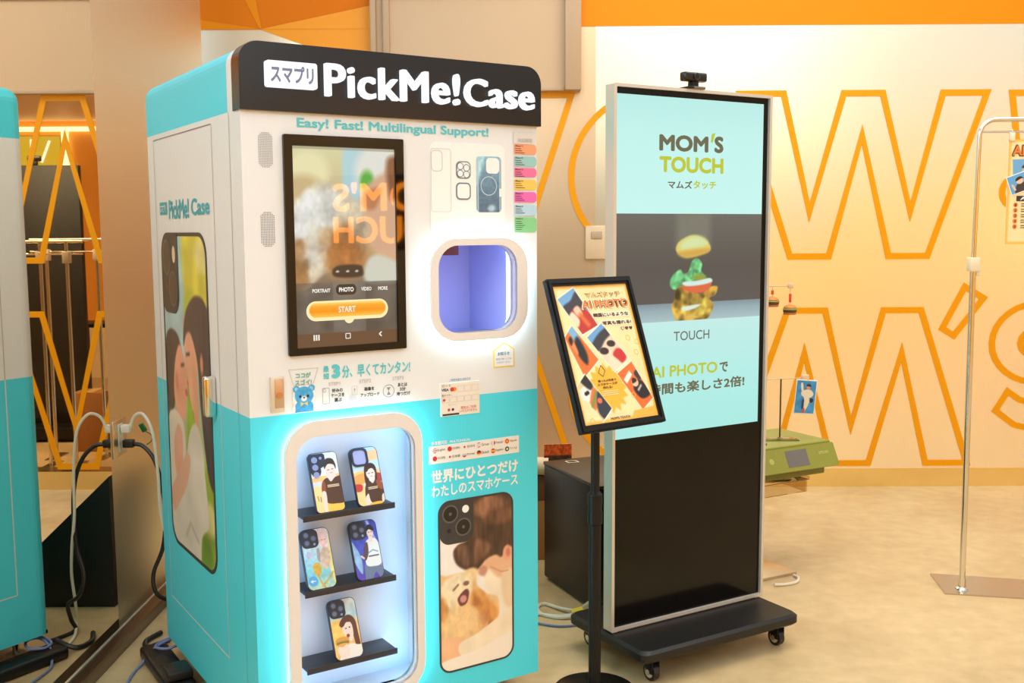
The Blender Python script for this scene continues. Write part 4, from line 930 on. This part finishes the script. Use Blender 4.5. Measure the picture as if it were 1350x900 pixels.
def ph3(f, M):
    p.poly([f(-.1, -.1), f(1.1, -.1), f(1.1, .15), f(-.1, .2)], (110, 170, 226), .02, clip=M).poly([f(-.1, .22), f(.3, .14), f(.75, .12), f(1.1, .16), f(1.1, .32), f(.6, .34), f(.2, .4), f(-.1, .4)], (66, 64, 68), .02, clip=M)
    p.ell(*f(.30, .58), .075, .050, (250, 222, 196), .01).ell(*f(.24, .50), .060, .026, (66, 46, 40), .01).ell(*f(.72, .56), .060, .042, (246, 214, 190), .01).ell(*f(.74, .49), .056, .024, (60, 46, 42), .01)
    p.poly([f(.45, .72), f(.8, .66), f(1.0, .8), f(.9, .98), f(.55, .98)], (206, 56, 54), .02, clip=M).poly([f(.0, .78), f(.4, .72), f(.5, 1.), f(.05, 1.)], (244, 226, 200), .02, clip=M)
def ph4(f, M):
    p.poly([f(.1, .2), f(.6, .12), f(.62, .24), f(.12, .32)], (250, 244, 236), .01, sm=False, clip=M).poly([f(.25, .5), f(.7, .4), f(.9, .6), f(.8, .85), f(.3, .8)], (40, 36, 36), .02, clip=M).ell(*f(.5, .42), .045, .03, (246, 206, 170), .01).poly([f(.36, .4), f(.5, .3), f(.64, .36), f(.6, .42)], (50, 36, 30), .01, clip=M).poly([f(.72, .25), f(.95, .22), f(.95, .42), f(.75, .42)], (60, 54, 54), .015, clip=M).line([f(.42, .6), f(.66, .56)], .02, (230, 220, 200), .01)
def ph5(f, M):
    p.ell(*f(.25, .3), .085, .055, (244, 240, 236), .01).poly([f(.4, -.05), f(1.05, -.05), f(1.0, .3), f(.6, .3)], (50, 46, 46), .02, clip=M).ell(*f(.2, .28), .02, .014, (30, 30, 30), .01).ell(*f(.36, .3), .02, .014, (30, 30, 30), .01).poly([f(.0, .5), f(.8, .34), f(1., .42), f(.9, .62), f(.1, .7)], (232, 120, 66), .02, clip=M).line([f(.05, .58), f(.9, .48)], .03, (110, 160, 70), .015).poly([f(.2, .75), f(1.1, .5), f(1.1, 1.05), f(.3, 1.05)], (56, 60, 72), .02, clip=M).ell(*f(.75, .66), .03, .02, (236, 120, 90), .01)
photo([(.091, .133), (.300, .063), (.481, .319), (.280, .372)], (120, 176, 226), ph1)
photo([(.072, .385), (.18, .312), (.394, .545), (.19, .648)], (244, 120, 50), ph2)
photo([(.324, .395), (.528, .309), (.75, .555), (.546, .632)], (236, 214, 190), ph3)
photo([(.57, .649), (.774, .579), (.925, .833), (.77, .899)], (246, 116, 48), ph4)
photo([(.085, .70), (.20, .631), (.411, .865), (.275, .94)], (236, 210, 160), ph5)
p.poly(TF([(.0, .955), (.3, .95), (.62, .95), (.66, .90), (1., .88), (1.1, 1.1), (-.1, 1.1)]), (248, 190, 76), .01, sm=False)
def BU(x): return x * BW
def BV(y): return (1 - y) * BH
pst = p.obj('poster', BF, .018, BW - .018, .020, BH - .020, .001, PRINT, PS)
PO = mat('poster_orange', (236, 130, 44), .4); PC = mat('poster_cream', (255, 244, 214), .4); PBR = mat('poster_brown', (90, 64, 50), .4); PY = mat('poster_yellow', (246, 196, 70), .4)
m = MB()
def ptxt(s, x0, x1, y0, y1, mm, bold, sh=None, d=.0022):
    if sh: m.text(BF, s, BU(x0), BU(x1), BV(y1), BV(y0), sh[0], d - .0007, bold + sh[1]); 
    m.text(BF, s, BU(x0), BU(x1), BV(y1), BV(y0), mm, d, bold)
ptxt('マムズタッチ', .415, .838, .092, .136, PC, .03, (PBR, .035)); ptxt('マムズタッチ', .418, .835, .095, .133, PY, .0, None, .0028)
ptxt('AI PHOTO', .335, .92, .146, .214, PC, .06, (PBR, .06)); ptxt('AI PHOTO', .348, .907, .152, .207, PO, .03, None, .0028)
m.build('poster_title', pst); m = MB()
m.flat(BF, rrect(BU(.44), BU(.89), BV(.272), BV(.234), .003), PC, .0016); ptxt('韓国にいるような', .453, .878, .240, .267, PBR, .04)
m.flat(BF, rrect(BU(.53), BU(.90), BV(.328), BV(.29), .003), PC, .0016); ptxt('写真も撮れる!', .54, .888, .297, .323, PBR, .04)
for k, c in enumerate((PC, PBR, PBR)): m.text(BF, '♥', BU(.745 + k * .05), BU(.785 + k * .05), BV(.366), BV(.343), PBR, .002)
m.text(BF, '♥', BU(.752), BU(.778), BV(.362), BV(.347), PC, .0024)
m.build('poster_subtitle', pst); m = MB()
ptxt('撮ったAI写真で', .325, .54, .676, .692, PBR, .03); ptxt('スマホケースが', .31, .545, .698, .715, PBR, .03); ptxt('作れる!', .365, .475, .720, .738, PBR, .03)
for y in (.752, .764, .776): m.flat(BF, [(BU(.34), BV(y + .003)), (BU(.53), BV(y + .003)), (BU(.53), BV(y)), (BU(.34), BV(y))], PC, .0016)
m.build('poster_caption', pst); m = MB()
ptxt("MOM'S TOUCH", .37, .597, .922, .938, PBR, .02)
m.build('poster_footer', pst); m = MB()
outline(m, BF, [(BU(.35), BV(.63)), (BU(.40), BV(.58)), (BU(.44), BV(.62)), (BU(.40), BV(.66))], .002, PBR, .0016)
for x, y in ((.80, .42), (.90, .45), (.86, .52), (.16, .93), (.70, .80)):
    m.build('poster_ornament', pst); m = MB(); outline(m, BF, circ(BU(x), BV(y), .010, 5), .0018, PY, .0016)
m.build('poster_ornament', pst)

#SECTION back
# ------------------------------------------------------------------ things behind the totem
CB = thing('black_cabinet', (.109, 4.172, 0), math.radians(24), 'low black box cabinet standing between the kiosk and the screen totem', 'cabinet')
m = MB(); CBM = mat('cabinet_black', (26, 22, 19), .36, spec=.3); m.box(0, .46, -.46, 0, .012, .478, CBM, .003); m.box(.02, .44, -.44, -.02, 0, .013, BLACKM); m.build('carcass', CB)
m = MB(); m.box(-.003, .463, -.463, .003, .478, .4915, mat('cabinet_top', (52, 46, 42), .3), .003); ct = m.build('top_panel', CB)
m = MB(); m.band(Frame((0, 0, .4918), (1, 0, 0), (0, 1, 0), (0, 0, 1)), rrect(.075, .125, -.075, -.035, .006), rrect(.081, .119, -.069, -.041, .004), mat('label_cream', (226, 210, 180), .4), .0004); m.build('top_marking', ct)
BX = thing('cardboard_box', (-.16, 4.38, 0), .12, 'brown cardboard box on the floor behind the kiosk and the low black cabinet', 'box')
CDB = mat('cardboard', (172, 116, 62), .7, noise=.12, nscale=6)
m = MB(); m.box(0, .42, 0, .30, 0, .265, CDB, .003); m.build('carton', BX)
m = MB(); m.box(.005, .30, -.001, .30, .265, .375, mat('cardboard_dark', (120, 74, 42), .7), .003); m.build('upper_carton', BX)
for y in (.0, .15):
    pass
PR = tag(MB().cyl((-.1, 4.44, .415), (.135, 4.42, .415), .038, mat('paper_roll', (238, 206, 170), .6), n=24).cyl((.134, 4.42, .415), (.1355, 4.42, .415), .014, mat('roll_core', (120, 84, 56), .7), n=16).build('paper_roll'), 'pale paper roll lying on top of the brown cardboard box', 'paper roll')
p = Pic(.15, .17, .003); p.fill((232, 96, 40)).poly([(-.1, .3), (1.1, .3), (1.1, .62), (-.1, .62)], (90, 60, 44), .02, sm=False).noise(20, .25); p.poly([(-.1, .62), (1.1, .62), (1.1, 1.1), (-.1, 1.1)], (244, 190, 120), .02, sm=False)
FL = thing('flyer', (.175, 4.42, .266), .1, 'small orange and brown flyer standing on the cardboard box behind the black cabinet', 'flyer')
m = MB(); m.box(-.06, .06, .001, .004, 0, .245, mat('flyer_back', (240, 200, 150), .6)); m.build('backing', FL)
p.obj('printed_face', Frame((0, 0, 0), (1, 0, 0), (0, 0, 1), (0, -1, 0)), -.06, .06, .08, .245, .0005, PRINT, FL)
# wedge-topped case behind the kiosk, seen only in the mirrored wall
m = MB(); A = [(-1.245, .51), (-.93, .21), (-.93, 0), (-1.245, 0)]
m.add([(x, 3.86, z) for x, z in A] + [(x, 4.14, z) for x, z in A], [[0, 3, 2, 1], [4, 5, 6, 7], [0, 1, 5, 4], [1, 2, 6, 5], [2, 3, 7, 6], [3, 0, 4, 7]], mat('case_black', (14, 13, 12), .6))
tag(m.build('equipment_case'), 'black slant-topped case on the floor behind the kiosk, seen in the mirrored wall', 'case')
# acrylic table with a printer
ACR = glass('clear_acrylic', (248, 240, 226), .10)
th = .5; PF = Vector((1.305, 4.30, 0)); pu = Vector((math.cos(th), math.sin(th), 0)); pv_ = Vector((-math.sin(th), math.cos(th), 0))
TB = thing('display_table', tuple(PF - pu * .27 + pv_ * .12), th, 'clear acrylic pedestal table behind the screen totem with the green printer on it', 'table')
m = MB(); m.box(-.21, .19, -.10, .13, .385, .399, ACR, .002); m.build('tabletop', TB)
m = MB()
for a in ((-.20, .18, -.095, -.088), (-.20, .18, .118, .125)): m.box(a[0], a[1], a[2], a[3], .335, .385, ACR)
m.box(-.20, -.193, -.088, .118, .335, .385, ACR); m.box(.173, .18, -.088, .118, .335, .385, ACR); m.build('apron', TB)
for x in (-.085, -.055):
    m = MB(); m.cyl((x, -.05, .012), (x, -.05, .385), .012, mat('pole_bronze', (226, 180, 130), .25, .9), n=16); m.build('pedestal_pole', TB)
m = MB(); m.box(-.20, .10, -.13, .10, 0, .012, STEEL, .003); m.build('foot_plate', TB)
OL, OL2 = mat('olive_green', (142, 144, 52), .42), mat('olive_green_dark', (116, 118, 38), .45)
PT = thing('inkjet_printer', tuple(PF + Vector((0, 0, .400))), th, 'olive green inkjet printer with tilted control panel on the clear table', 'printer')
m = MB(); m.box(-.42, 0, .015, .30, .004, .062, OL2, .008, 3)
for x in (-.38, -.04): m.box(x - .015, x + .015, .04, .07, 0, .006, BLACKM)
m.build('body', PT)
m = MB(); m.box(-.42, 0, .0, .30, .060, .132, OL, .006, 3); m.build('scanner_section', PT)
m = MB(); m.box(-.424, .004, -.006, .302, .132, .150, OL, .006, 3); m.build('lid', PT)
a = math.radians(24); CP = Frame((-.424, -.008, .140), (1, 0, 0), (0, -math.sin(a) * -1 * -1, math.cos(a)), (0, -math.cos(a), -math.sin(a)))
CPF = Frame((-.424, -.052, .052), (1, 0, 0), (0, .44, .90), (0, -.90, .44))
m = MB(); P = rrect(0, .432, 0, .098, .006, 3); m.flat(CPF, P, OL, .006); m.wall(CPF, P, OL, .006, -.008); m.flat(CPF, P[::-1], OL, -.008); cpn = m.build('control_panel', PT)
m = MB(); m.flat(CPF, rrect(.16, .275, .016, .085, .003, 3), mat('panel_screen_grey', (112, 106, 102), .2), .0066); m.text(CPF, 'EPSON', .34, .39, .055, .066, mat('pale_olive_ink', (206, 204, 130), .4), .0066); m.flat(CPF, circ(.08, .05, .012), mat('olive_light', (176, 180, 90), .4), .0064); m.build('panel_screen', cpn)
# card stand on the printer, with a printed card hanging from it
PTz = .400 + .150
c1 = Vector((1.10, 4.30, PTz))
CS = thing('wire_card_stand', tuple(c1), 0, 'thin metal stand on the printer with the blue card hanging from its arm', 'display stand')
ACL = glass('clear_clip', (244, 240, 230), .15)
m = MB(); m.cyl((0, 0, .003), (0, 0, .258), .0035, mat('wire_grey', (110, 96, 80), .3, .8), n=10); m.build('stem', CS)
m = MB(); m.box(-.075, .075, -.03, .03, 0, .004, ACL, .001); m.cyl((0, 0, .004), (0, 0, .012), .010, CHROME, n=14); m.build('base', CS)
m = MB(); m.cyl((-.06, 0, .256), (.115, 0, .262), .0022, mat('wire_pale', (214, 196, 170), .3, .6), n=8); m.build('arm', CS)
m = MB(); m.box(.085, .115, -.008, .008, .244, .275, mat('clip_clear', (236, 206, 170), .3), .002); m.build('clip', CS)
p = Pic(.087, .136, .0016); p.fill((58, 150, 214)).noise(8, .12)
p.poly([(.2, .1), (.3, .08), (.36, .3), (.28, .34)], (240, 232, 214), .02).ell(.6, .2, .1, .075, (226, 150, 110), .015).poly([(.48, .16), (.56, .1), (.7, .11), (.74, .18), (.6, .17)], (36, 40, 60), .012)
p.poly([(.26, .36), (.44, .28), (.74, .28), (.9, .4), (.8, .5), (.7, .52), (.72, .66), (.5, .68), (.42, .52), (.3, .46)], (240, 228, 206), .015).poly([(.46, .64), (.7, .62), (.66, .78), (.56, .9), (.5, 1.0), (.4, .98), (.46, .8)], (238, 226, 204), .015).poly([(.34, .6), (.44, .6), (.44, .86), (.34, .86)], (34, 60, 110), .02).ell(.82, .6, .1, .07, (40, 34, 36), .015).poly([(.42, .86), (.52, .86), (.5, 1.02), (.38, 1.0)], (206, 84, 60), .015)
CDt = thing('photo_card', tuple(c1 + Vector((.095, -.010, .115))), .0, 'white-edged blue card of a baseball pitcher hanging above the printer', 'card')
CDt.rotation_euler = (0, math.radians(5), .15)
m = MB(); m.box(-.046, .046, 0, .0015, -.005, .141, mat('card_white', (244, 240, 232), .4), .0005); m.build('card_stock', CDt)
p.obj('printed_face', FRONT, -.0425, .0425, .0, .136, .0006, PRINT, CDt)
# keyring stand with two burger charms
c2 = Vector((1.000, 4.20, PTz))
KS = thing('keyring_stand', tuple(c2), 0, 'tall thin wire stand behind the screen totem with burger charms on its arm', 'display stand')
m = MB(); m.cyl((0, 0, .004), (0, 0, .652), .0035, mat('wire_grey'), n=10); m.build('stem', KS)
m = MB(); m.cyl((0, 0, 0), (0, 0, .006), .022, ACL, n=20); m.build('base', KS)
m = MB(); m.cyl((-.03, 0, .648), (.112, 0, .650), .0022, mat('wire_pale'), n=8); m.build('arm', KS)
m = MB(); m.box(.094, .114, -.006, .006, .640, .662, mat('clip_clear'), .002); m.build('clip', KS)
BN, LT, PTY, TOM = mat('bun_brown', (206, 130, 60), .5), mat('lettuce_green', (104, 150, 60), .5), mat('patty_brown', (110, 62, 34), .6), mat('tomato_red', (206, 70, 40), .5)
for k, (dx, lz, lab) in enumerate(((.032, .598, 'tiny burger keyring charm hanging higher, next to the totem edge'), (.104, .566, 'tiny burger keyring charm hanging lower, at the arm end'))):
    B = thing('burger_charm', tuple(c2 + Vector((dx, 0, lz - .032))), 0, lab, 'keyring charm', 'burger keyring charms')
    m = MB(); m.lathe([(0, .0), (.024, .001), (.026, .006), (.024, .010), (0, .010)], BN, n=20); m.build('bottom_bun', B)
    m = MB(); m.lathe([(0, .010), (.027, .011), (.027, .017), (0, .018)], PTY, n=20); m.build('patty', B)
    m = MB(); m.lathe([(0, .017), (.025, .017), (.025, .021), (0, .021)], TOM, n=20); m.build('tomato', B)
    m = MB(); m.lathe([(0, .020), (.028, .019), (.030, .022), (.026, .025), (0, .025)], LT, n=20); m.build('lettuce', B)
    m = MB(); m.lathe([(0, .025), (.026, .025), (.026, .030), (.020, .037), (.010, .041), (0, .042)], BN, n=20); m.build('top_bun', B)
    top = .650 - (lz - .032) - .003
    m = MB(); m.tube([(0, 0, .041), (.001, 0, .05), (0, 0, top * .6 + .02), (0, -.002, top)], .0012, CHROME, n=6); m.build('chain', B)
    m = MB(); m.box(-.005, .005, -.003, .003, .05, .05 + max(.01, (top - .05) * .55), mat('strap_red', (226, 80, 40), .5), .001); m.build('strap', B)
# garment rack with a hanging poster
RK = thing('garment_rack', (1.760, 4.008, 0), 0, 'chrome garment rack standing on a flat steel plate at the right edge', 'garment rack')
RW = .95
for sx in (0, 1):
    x = sx * RW
    m = MB(); m.cyl((x, 0, .006), (x - (.008 if sx == 0 else 0), 0, 1.28), .0115, CHROME, n=18); m.build('lower_upright', RK)
m = MB(); m.tube([(-.008, 0, 1.27), (-.005, 0, 1.775)] + [(.055 - .06 * math.cos(a * PI / 20), 0, 1.775 + .06 * math.sin(a * PI / 20)) for a in range(1, 11)] + [(RW - .06 + .06 * math.sin(a * PI / 20), 0, 1.775 + .06 * math.cos(a * PI / 20)) for a in range(0, 11)] + [(RW, 0, 1.27)], .009, CHROME, n=14, sub=1); m.build('top_bar', RK)
m = MB(); m.cyl((-.002, 0, 1.789), (RW, 0, 1.789), .004, CHROME, n=10); m.build('hanging_rod', RK)
for x in (-.008, RW):
    m = MB(); m.box(x - .019, x + .019, -.019, .019, 1.262, 1.316, mat('joint_white', (240, 226, 196), .4), .004); m.box(x + .010, x + .026, -.008, .008, 1.245, 1.275, mat('joint_white'), .002); m.build('height_joint', RK)
for x in (0, RW):
    m = MB(); m.add([(x - .085, -.045, .006), (x + .21, -.105, .006), (x + .30, .11, .006), (x - .05, .19, .006), (x - .085, -.045, 0), (x + .21, -.105, 0), (x + .30, .11, 0), (x - .05, .19, 0)], [[0, 1, 2, 3], [7, 6, 5, 4], [0, 4, 5, 1], [1, 5, 6, 2], [2, 6, 7, 3], [3, 7, 4, 0]], mat('plate_steel', (196, 180, 158), .22, .85)); m.build('floor_plate', RK)
    m = MB(); m.lathe([(.0, .006), (.026, .006), (.024, .011), (.015, .016), (.0125, .055), (.0, .055)], CHROME, c=(x, 0, 0), n=20); m.build('socket', RK)
HPn = thing('hanging_poster', (1.868, 4.006, 1.366), 0, 'cream and orange step-by-step poster hanging from the chrome garment rack', 'poster')
p = Pic(.26, .395, .0026); p.fill((255, 232, 180)); D = np.minimum(np.minimum(p.X, 1 - p.X), np.minimum(p.Y, 1 - p.Y) * p.k); p.mix(np.clip((.05 - D) / .03, 0, 1), (252, 196, 90))
p.poly([(.06, .19), (.5, .18), (.5, .42), (.08, .43)], (110, 176, 226), .01, sm=False).ell(.28, .29, .07, .05, (236, 190, 150), .01).poly([(.16, .43), (.22, .34), (.36, .34), (.42, .43)], (150, 40, 40), .01, sm=False).poly([(.2, .27), (.28, .22), (.36, .27)], (50, 40, 40), .01)
m = MB(); m.box(0, .26, .001, .004, 0, .395, mat('card_white')); m.build('board', HPn)
FH = Frame((0, 0, 0), (1, 0, 0), (0, 0, 1), (0, -1, 0))
p.obj('printed_face', FH, 0, .26, 0, .395, 0, PRINT, HPn)
p = Pic(.11, .12, .002); p.fill((96, 172, 230)).poly([(.2, 1.1), (.3, .6), (.6, .5), (.9, .7), (1., 1.1)], (60, 58, 66), .02).ell(.52, .4, .16, .17, (240, 200, 170), .015).poly([(.34, .36), (.4, .2), (.6, .16), (.72, .3), (.6, .3)], (40, 34, 36), .015).line([(.2, .8), (.14, .5)], .1, (240, 200, 170), .02)
FQ = Frame((.0185, -.002, .187), (math.cos(.35), 0, math.sin(.35)), (-math.sin(.35), 0, math.cos(.35)), (0, -1, 0))
m = MB(); m.flat(FQ, [(-.003, -.003), (.085, -.003), (.085, .070), (-.003, .070)], WHITETXT, .0006, .0012)
ps = m.build('photo_print_border', HPn); p.obj('photo_print', FQ, 0, .082, 0, .067, .001, PRINT, ps)
m = MB(); m.text(FH, 'AI PHOTO', .010, .25, .330, .376, PBR, .0012, .07); m.text(FH, 'AI PHOTO', .014, .247, .334, .372, PO, .0018, .03)
m.build('poster_title', HPn); m = MB()
m.flat(FH, rrect(.036, .22, .163, .183, .002), DARKTXT, .0012); m.text(FH, 'AI PHOTO', .05, .2, .167, .179, WHITETXT, .0018, .02)
for k in range(5):
    z = .149 - k * .0205; m.flat(FH, circ(.034, z, .0085), PO, .0012); m.text(FH, str(k + 1), .031, .037, z - .005, z + .005, PBR, .0018, .02)
    m.flat(FH, [(.055, z - .006), (.2 + .01 * (k % 3), z - .006), (.2 + .01 * (k % 3), z - .003), (.055, z - .003)], DARKTXT, .0012); m.flat(FH, [(.055, z + .002), (.22, z + .002), (.22, z + .005), (.055, z + .005)], DARKTXT, .0012)
m.build('step_list', HPn)
for x in (.008, .25):
    m = MB(); m.box(x - .008, x + .012, -.006, .008, .388, .420, mat('clip_white', (244, 232, 206), .4), .002); m.tube([(x + .002, .001, .418), (x + .002, .008, .424), (x + .002, .002, .432), (x + .002, -.004, .424)], .0018, mat('clip_white'), n=6); m.build('hanging_clip', HPn)
#SECTION wires
# ------------------------------------------------------------------ outlet, plugs and cables
OT = thing('wall_outlet', (XM, 3.585, .715), 0, 'steel wall outlet plate on the satin pillar beside the mirrored wall', 'outlet')
m = MB(); m.box(0, .006, -.06, .06, -.065, .065, STEEL, .002); op = m.build('cover_plate', OT)
m = MB(); m.box(.006, .009, -.022, .022, -.05, .05, mat('socket_white', (226, 220, 208), .4), .002); m.build('socket_insert', OT)
WC = mat('cable_white', (232, 226, 210), .45); BC = mat('cable_black', (24, 22, 22), .45); BL = mat('cable_blue', (120, 140, 190), .45)
def cord(name, label, pts, r, m_, plug=None):
    t = thing(name, pts[0], 0, label, 'cable'); o = Vector(pts[0]); P = [Vector(q) - o for q in pts]
    MB().tube(P, r, m_, n=8).build('cord', t)
    if plug:
        a = MB(); a.box(-plug[0], .004, -.013, .013, -.012, .016, m_, .004); a.build('plug', t)
    return t
xw = XM + .04
cord('mains_cable', 'white power cord plugged into the steel outlet, looping down behind the kiosk', [(xw, 3.585, .745), (xw + .02, 3.58, .79), (-1.30, 3.565, .80), (-1.265, 3.55, .74), (-1.25, 3.545, .60), (-1.245, 3.545, .45), (-1.225, 3.56, .34), (-1.20, 3.60, .22), (-1.20, 3.62, .10), (-1.19, 3.64, .03), (-1.22, 3.55, .006), (-1.23, 3.40, .006)], .0055, WC, (.028,))
cord('mains_cable', 'thick black power cord plugged into the steel outlet below the white one', [(xw + .01, 3.585, .692), (-1.31, 3.58, .685), (-1.27, 3.57, .64), (-1.245, 3.56, .56), (-1.235, 3.56, .44), (-1.245, 3.55, .33), (-1.275, 3.53, .24), (-1.26, 3.52, .17), (-1.20, 3.56, .12), (-1.19, 3.60, .05), (-1.20, 3.60, .008), (-1.15, 3.50, .008)], .0075, BC, (.034,))
m = MB(); m.box(-.010, .010, -.004, .004, -.016, .016, mat('green_clip', (20, 110, 60), .4), .003); m.tube([(0, 0, -.016), (.012, 0, -.035), (.004, 0, -.055), (-.02, 0, -.06)], .0018, mat('green_clip'), n=6)
ec = m.build('earth_lead_clip'); ec.location = (XM + .045, 3.70, .728); ec.rotation_euler = (0, -.5, 0); tag(ec, 'small green earth lead clip dangling beside the outlet', 'clip')
m = MB(); m.tube([(-1.275, 3.58, .009), (-1.30, 3.50, .009), (-1.27, 3.44, .012), (-1.20, 3.45, .035)], .009, BC, n=8); tag(m.build('power_lead'), 'thick black lead curling on the floor by the kiosk back corner', 'cable')
AD = thing('power_strip', (-1.215, 3.36, 0), -1.0, 'long black power strip on the floor under the cyan side of the kiosk', 'power strip')
m = MB(); m.box(-.05, .33, -.045, .045, 0, .042, mat('strip_black', (22, 20, 20), .4), .012, 3); m.build('housing', AD)
m = MB(); m.box(.22, .31, -.04, .04, .042, .075, mat('strip_black'), .008, 3); m.build('adapter', AD)
m = MB(); m.tube([(-1.235, 3.12, .005), (-1.25, 3.22, .005), (-1.25, 3.30, .006), (-1.215, 3.37, .045), (-1.16, 3.41, .058), (-1.13, 3.385, .056), (-1.16, 3.335, .052), (-1.21, 3.345, .050), (-1.215, 3.385, .050), (-1.19, 3.41, .054), (-1.15, 3.42, .062), (-1.10, 3.42, .066)], .0045, BL, n=8)
tag(m.build('network_cable'), 'blue network cable coiled over the black power strip by the kiosk', 'cable')
m = MB(); m.tube([(.02, 3.77, .008), (.10, 3.745, .006), (.16, 3.73, .006), (.21, 3.735, .012)], .0065, WC, n=8).tube([(.21, 3.75, .02), (.16, 3.80, .010), (.10, 3.86, .006), (.075, 3.82, .006), (.09, 3.75, .006), (.15, 3.715, .006), (.21, 3.715, .014)], .0065, WC, n=8)
t = thing('monitor_cable', (0, 0, 0), 0, 'looped white cable with yellow plugs on the floor left of the totem', 'cable'); m.build('cord', t)
for y in (3.752, 3.735):
    MB().cyl((.200, y, .016), (.252, y + .001, .030), .009, mat('plug_yellow', (232, 206, 50), .4), n=12).build('plug', t)
m = MB(); m.cyl((.250, 3.742, .034), (.282, 3.712, .07), .014, mat('cable_boot', (200, 186, 160), .5), n=14); m.build('boot', t)
m = MB(); m.tube([(.02, 3.70, .005), (.09, 3.655, .005), (.16, 3.635, .005), (.24, 3.66, .005), (.30, 3.72, .005)], .0042, BL, n=8); tag(m.build('network_cable'), 'thin blue network cable on the floor running under the totem base', 'cable')
m = MB(); m.tube([(.02, 3.88, .004), (.06, 3.84, .004), (.07, 3.79, .004), (.03, 3.74, .004)], .003, BC, n=6); tag(m.build('thin_cable'), 'thin black cable on the floor right behind the kiosk', 'cable')
m = MB(); m.tube([(1.03, 4.06, .008), (1.08, 4.07, .006), (1.13, 4.10, .006), (1.15, 4.15, .006), (1.14, 4.18, .006)], .006, WC, n=8); tag(m.build('table_cable'), 'short white cable on the floor at the foot of the acrylic table', 'cable')
#SECTION shop
# ------------------------------------------------------------------ inside the shop, seen through the glass in the mirrored wall
BT = thing('totem_reflection_copy', (.205, 7.20, 0), 0, 'black display added behind the glass to stand for the screen totem reflection', 'digital signage')  # copy added behind the glass in place of the totem's mirror image
m = MB(); m.box(0, .40, 0, .05, .10, 1.888, mat('display_back', (24, 22, 20), .5), .004); m.build('housing', BT)
m = MB(); m.box(-.05, .45, -.2, .25, .02, .10, BLACKM, .006); m.box(0, .40, -.15, .2, 0, .02, BLACKM); m.build('base', BT)
bw = thing('webcam', (.51, 7.22, 1.888), 0, 'black webcam added behind the glass to stand for the totem webcam reflection', 'webcam')  # added with the copy, in place of the reflected totem webcam
m = MB(); m.box(-.045, .045, -.015, .015, .028, .065, BLACK, .006); m.build('camera_body', bw); m = MB(); m.box(-.02, .02, -.012, .012, 0, .028, BLACKM, .003); m.build('clip', bw)
def shop_rack(x0, x1, y, h, label):
    t = thing('shop_garment_rack', (x0, y, 0), 0, label, 'garment rack', 'garment racks inside the shop'); d = x1 - x0
    for x in (0, d):
        m = MB(); m.cyl((x, 0, .006), (x, 0, h), .011, CHROME, n=14); m.build('upright', t)
        m = MB(); m.box(x - .03, x + .03, -.11, .11, 0, .006, mat('plate_steel')); m.build('foot', t)
    m = MB(); m.cyl((-.1, 0, h), (d + .1, 0, h), .010, CHROME, n=14); m.build('top_bar', t)
    m = MB(); m.cyl((-.1, 0, h - .075), (d + .1, 0, h - .075), .006, CHROME, n=10); m.build('lower_bar', t)
    for x in (0, d):
        m = MB(); m.box(x - .022, x + .022, -.02, .02, h - .13, h - .06, mat('joint_clear', (226, 214, 196), .3), .004); m.build('joint', t)
shop_rack(-.075, .085, 6.30, 1.375, 'chrome garment rack nearest the shop glass, seen in the mirrored wall')
shop_rack(-.16, .16, 6.55, 1.385, 'chrome garment rack second from the shop glass, seen in the mirrored wall')
t = thing('stock_carton', (.0, 6.70, 0), .0, 'brown carton on the shop floor between the racks and the black display', 'box')
m = MB(); m.box(-.09, .11, 0, .2, 0, .39, CDB, .004); m.build('carton', t); m = MB(); m.box(-.02, .04, -.001, .201, .39, .392, mat('box_tape', (206, 170, 110), .4)); m.build('tape', t)
t = thing('sign_light_box', (1.74, 10.2, 2.06), 0, 'glowing yellow light box inside the shop above the black display', 'light box')
m = MB(); m.box(-.16, .30, -.06, 0, 0, .30, mat('box_frame_yellow', (230, 190, 60), .4), .004); m.build('housing', t)
m = MB(); m.box(-.15, .29, -.063, -.06, .01, .29, mat('box_glow_yellow', (255, 214, 60), .4, emit=1.1)); m.build('lit_face', t)
for dx, a in ((.12, .0), (.03, .35)):
    m = MB(); m.cyl((dx, -.075, .04), (dx - math.sin(a) * .25, -.075, .04 + math.cos(a) * .22), .012, mat('tube_white', (255, 246, 220), .4, emit=2.2), n=10); m.build('light_tube', t)
t = tag(MB().box(-1.5, 3.5, 10.15, 10.2, 2.40, 2.44, mat('strip_warm', (255, 236, 180), .4, emit=3.5)).build('ceiling_light_strip'), 'long warm light strip below the shop ceiling, seen in the mirror', 'light')
t = tag(MB().box(1.53, 1.58, 10.15, 10.2, 2.0, 2.40, mat('strip_warm')).build('upright_light_strip'), 'upright warm light strip on the shop wall, seen in the mirror', 'light')
t = thing('shop_stool', (.40, 7.9, 0), 0, 'black framed stool on the pale shop floor, seen in the mirrored wall', 'stool')
m = MB(); m.box(-.16, .16, -.16, .16, .72, .75, BLACKM, .006); m.build('seat', t)
for x, y in ((-.14, -.14), (.14, -.14), (-.14, .14), (.14, .14)):
    m = MB(); m.cyl((x, y, 0), (x, y, .72), .012, BLACKM, n=10); m.build('leg', t)
